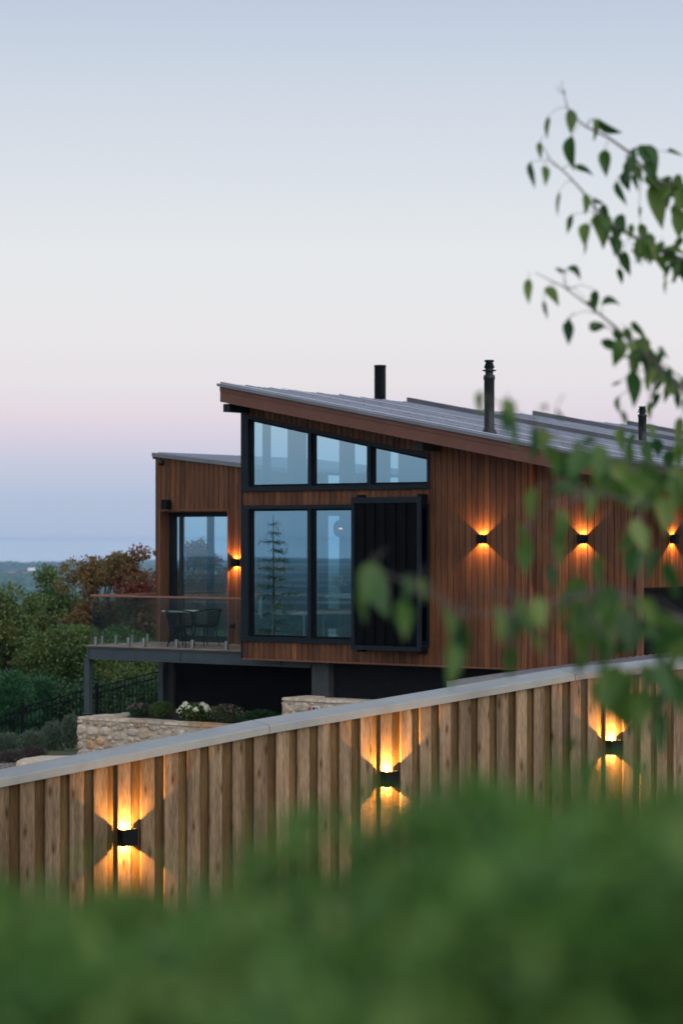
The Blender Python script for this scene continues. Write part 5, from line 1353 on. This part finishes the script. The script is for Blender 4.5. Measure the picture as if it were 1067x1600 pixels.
mr2 = N(nt, 'ShaderNodeMapRange'); mr2.inputs[1].default_value = .26; mr2.inputs[2].default_value = 1.0; L(sep.outputs[2], mr2.inputs[0])
hi = ramp(nt, mr2.outputs[0], [(0, lin((172, 190, 216))), (.3, lin((186, 202, 224))), (1, lin((170, 190, 218)))])
gt = N(nt, 'ShaderNodeMath', operation='GREATER_THAN'); gt.inputs[1].default_value = .28; L(sep.outputs[2], gt.inputs[0])
col = mixc(nt, low.outputs[0], hi.outputs[0], gt.outputs[0])
GD = Vector((.62, -.78, .16)).normalized()          # afterglow of the set sun, behind the viewer
dt_ = N(nt, 'ShaderNodeVectorMath', operation='DOT_PRODUCT'); L(tc.outputs['Generated'], dt_.inputs[0]); dt_.inputs[1].default_value = GD
mg = N(nt, 'ShaderNodeMapRange'); mg.interpolation_type = 'SMOOTHSTEP'; mg.inputs[1].default_value = .1; mg.inputs[2].default_value = 1.0; L(dt_.outputs['Value'], mg.inputs[0])
gcol = mixc(nt, (0, 0, 0), (1.65, 1.45, 1.2), mg.outputs[0])
col = mixc(nt, col, gcol, 1.0, 'ADD')
L(col, bg.inputs[0]); bg.inputs[1].default_value = 1.0
sky = N(nt, 'ShaderNodeTexSky'); sky.sky_type = 'NISHITA'; sky.sun_disc = False; sky.sun_elevation = R(1.0); sky.sun_rotation = R(142); sky.altitude = 500
bg2 = N(nt, 'ShaderNodeBackground'); L(sky.outputs[0], bg2.inputs[0]); bg2.inputs[1].default_value = .02
ads = N(nt, 'ShaderNodeAddShader'); L(bg.outputs[0], ads.inputs[0]); L(bg2.outputs[0], ads.inputs[1]); L(ads.outputs[0], outw.inputs[0])
sd = bpy.data.lights.new('sun', 'SUN'); sd.energy = .5; sd.angle = R(30); sd.color = (1, .78, .6)
so = bpy.data.objects.new('sun', sd); C.objects.link(so)
so.rotation_euler = Vector((math.sin(R(142)), math.cos(R(142)), math.tan(R(9)))).to_track_quat('Z', 'Y').to_euler()

cd = bpy.data.cameras.new('camera'); cam = bpy.data.objects.new('camera', cd); C.objects.link(cam); S.camera = cam
cam.location = (0, 0, 0); cam.rotation_euler = (math.pi / 2, 0, 0)
cd.sensor_fit = 'VERTICAL'; cd.sensor_height = 36; cd.sensor_width = 24; cd.lens = 85.0 * F / 3777.8
cd.shift_y = (HY - 800) / 1600.0
cd.clip_start = .05; cd.clip_end = 60000
cd.dof.use_dof = True; cd.dof.focus_distance = 28.5; cd.dof.aperture_fstop = 2.9; cd.dof.aperture_blades = 0

S.view_settings.view_transform = 'Standard'; S.view_settings.look = 'None'; S.view_settings.exposure = 0; S.view_settings.gamma = 1
cy = S.cycles
cy.max_bounces = 8; cy.diffuse_bounces = 3; cy.glossy_bounces = 4; cy.transmission_bounces = 4; cy.transparent_max_bounces = 32; cy.volume_bounces = 0
cy.caustics_reflective = False; cy.caustics_refractive = False; cy.sample_clamp_indirect = 4; cy.use_denoising = True
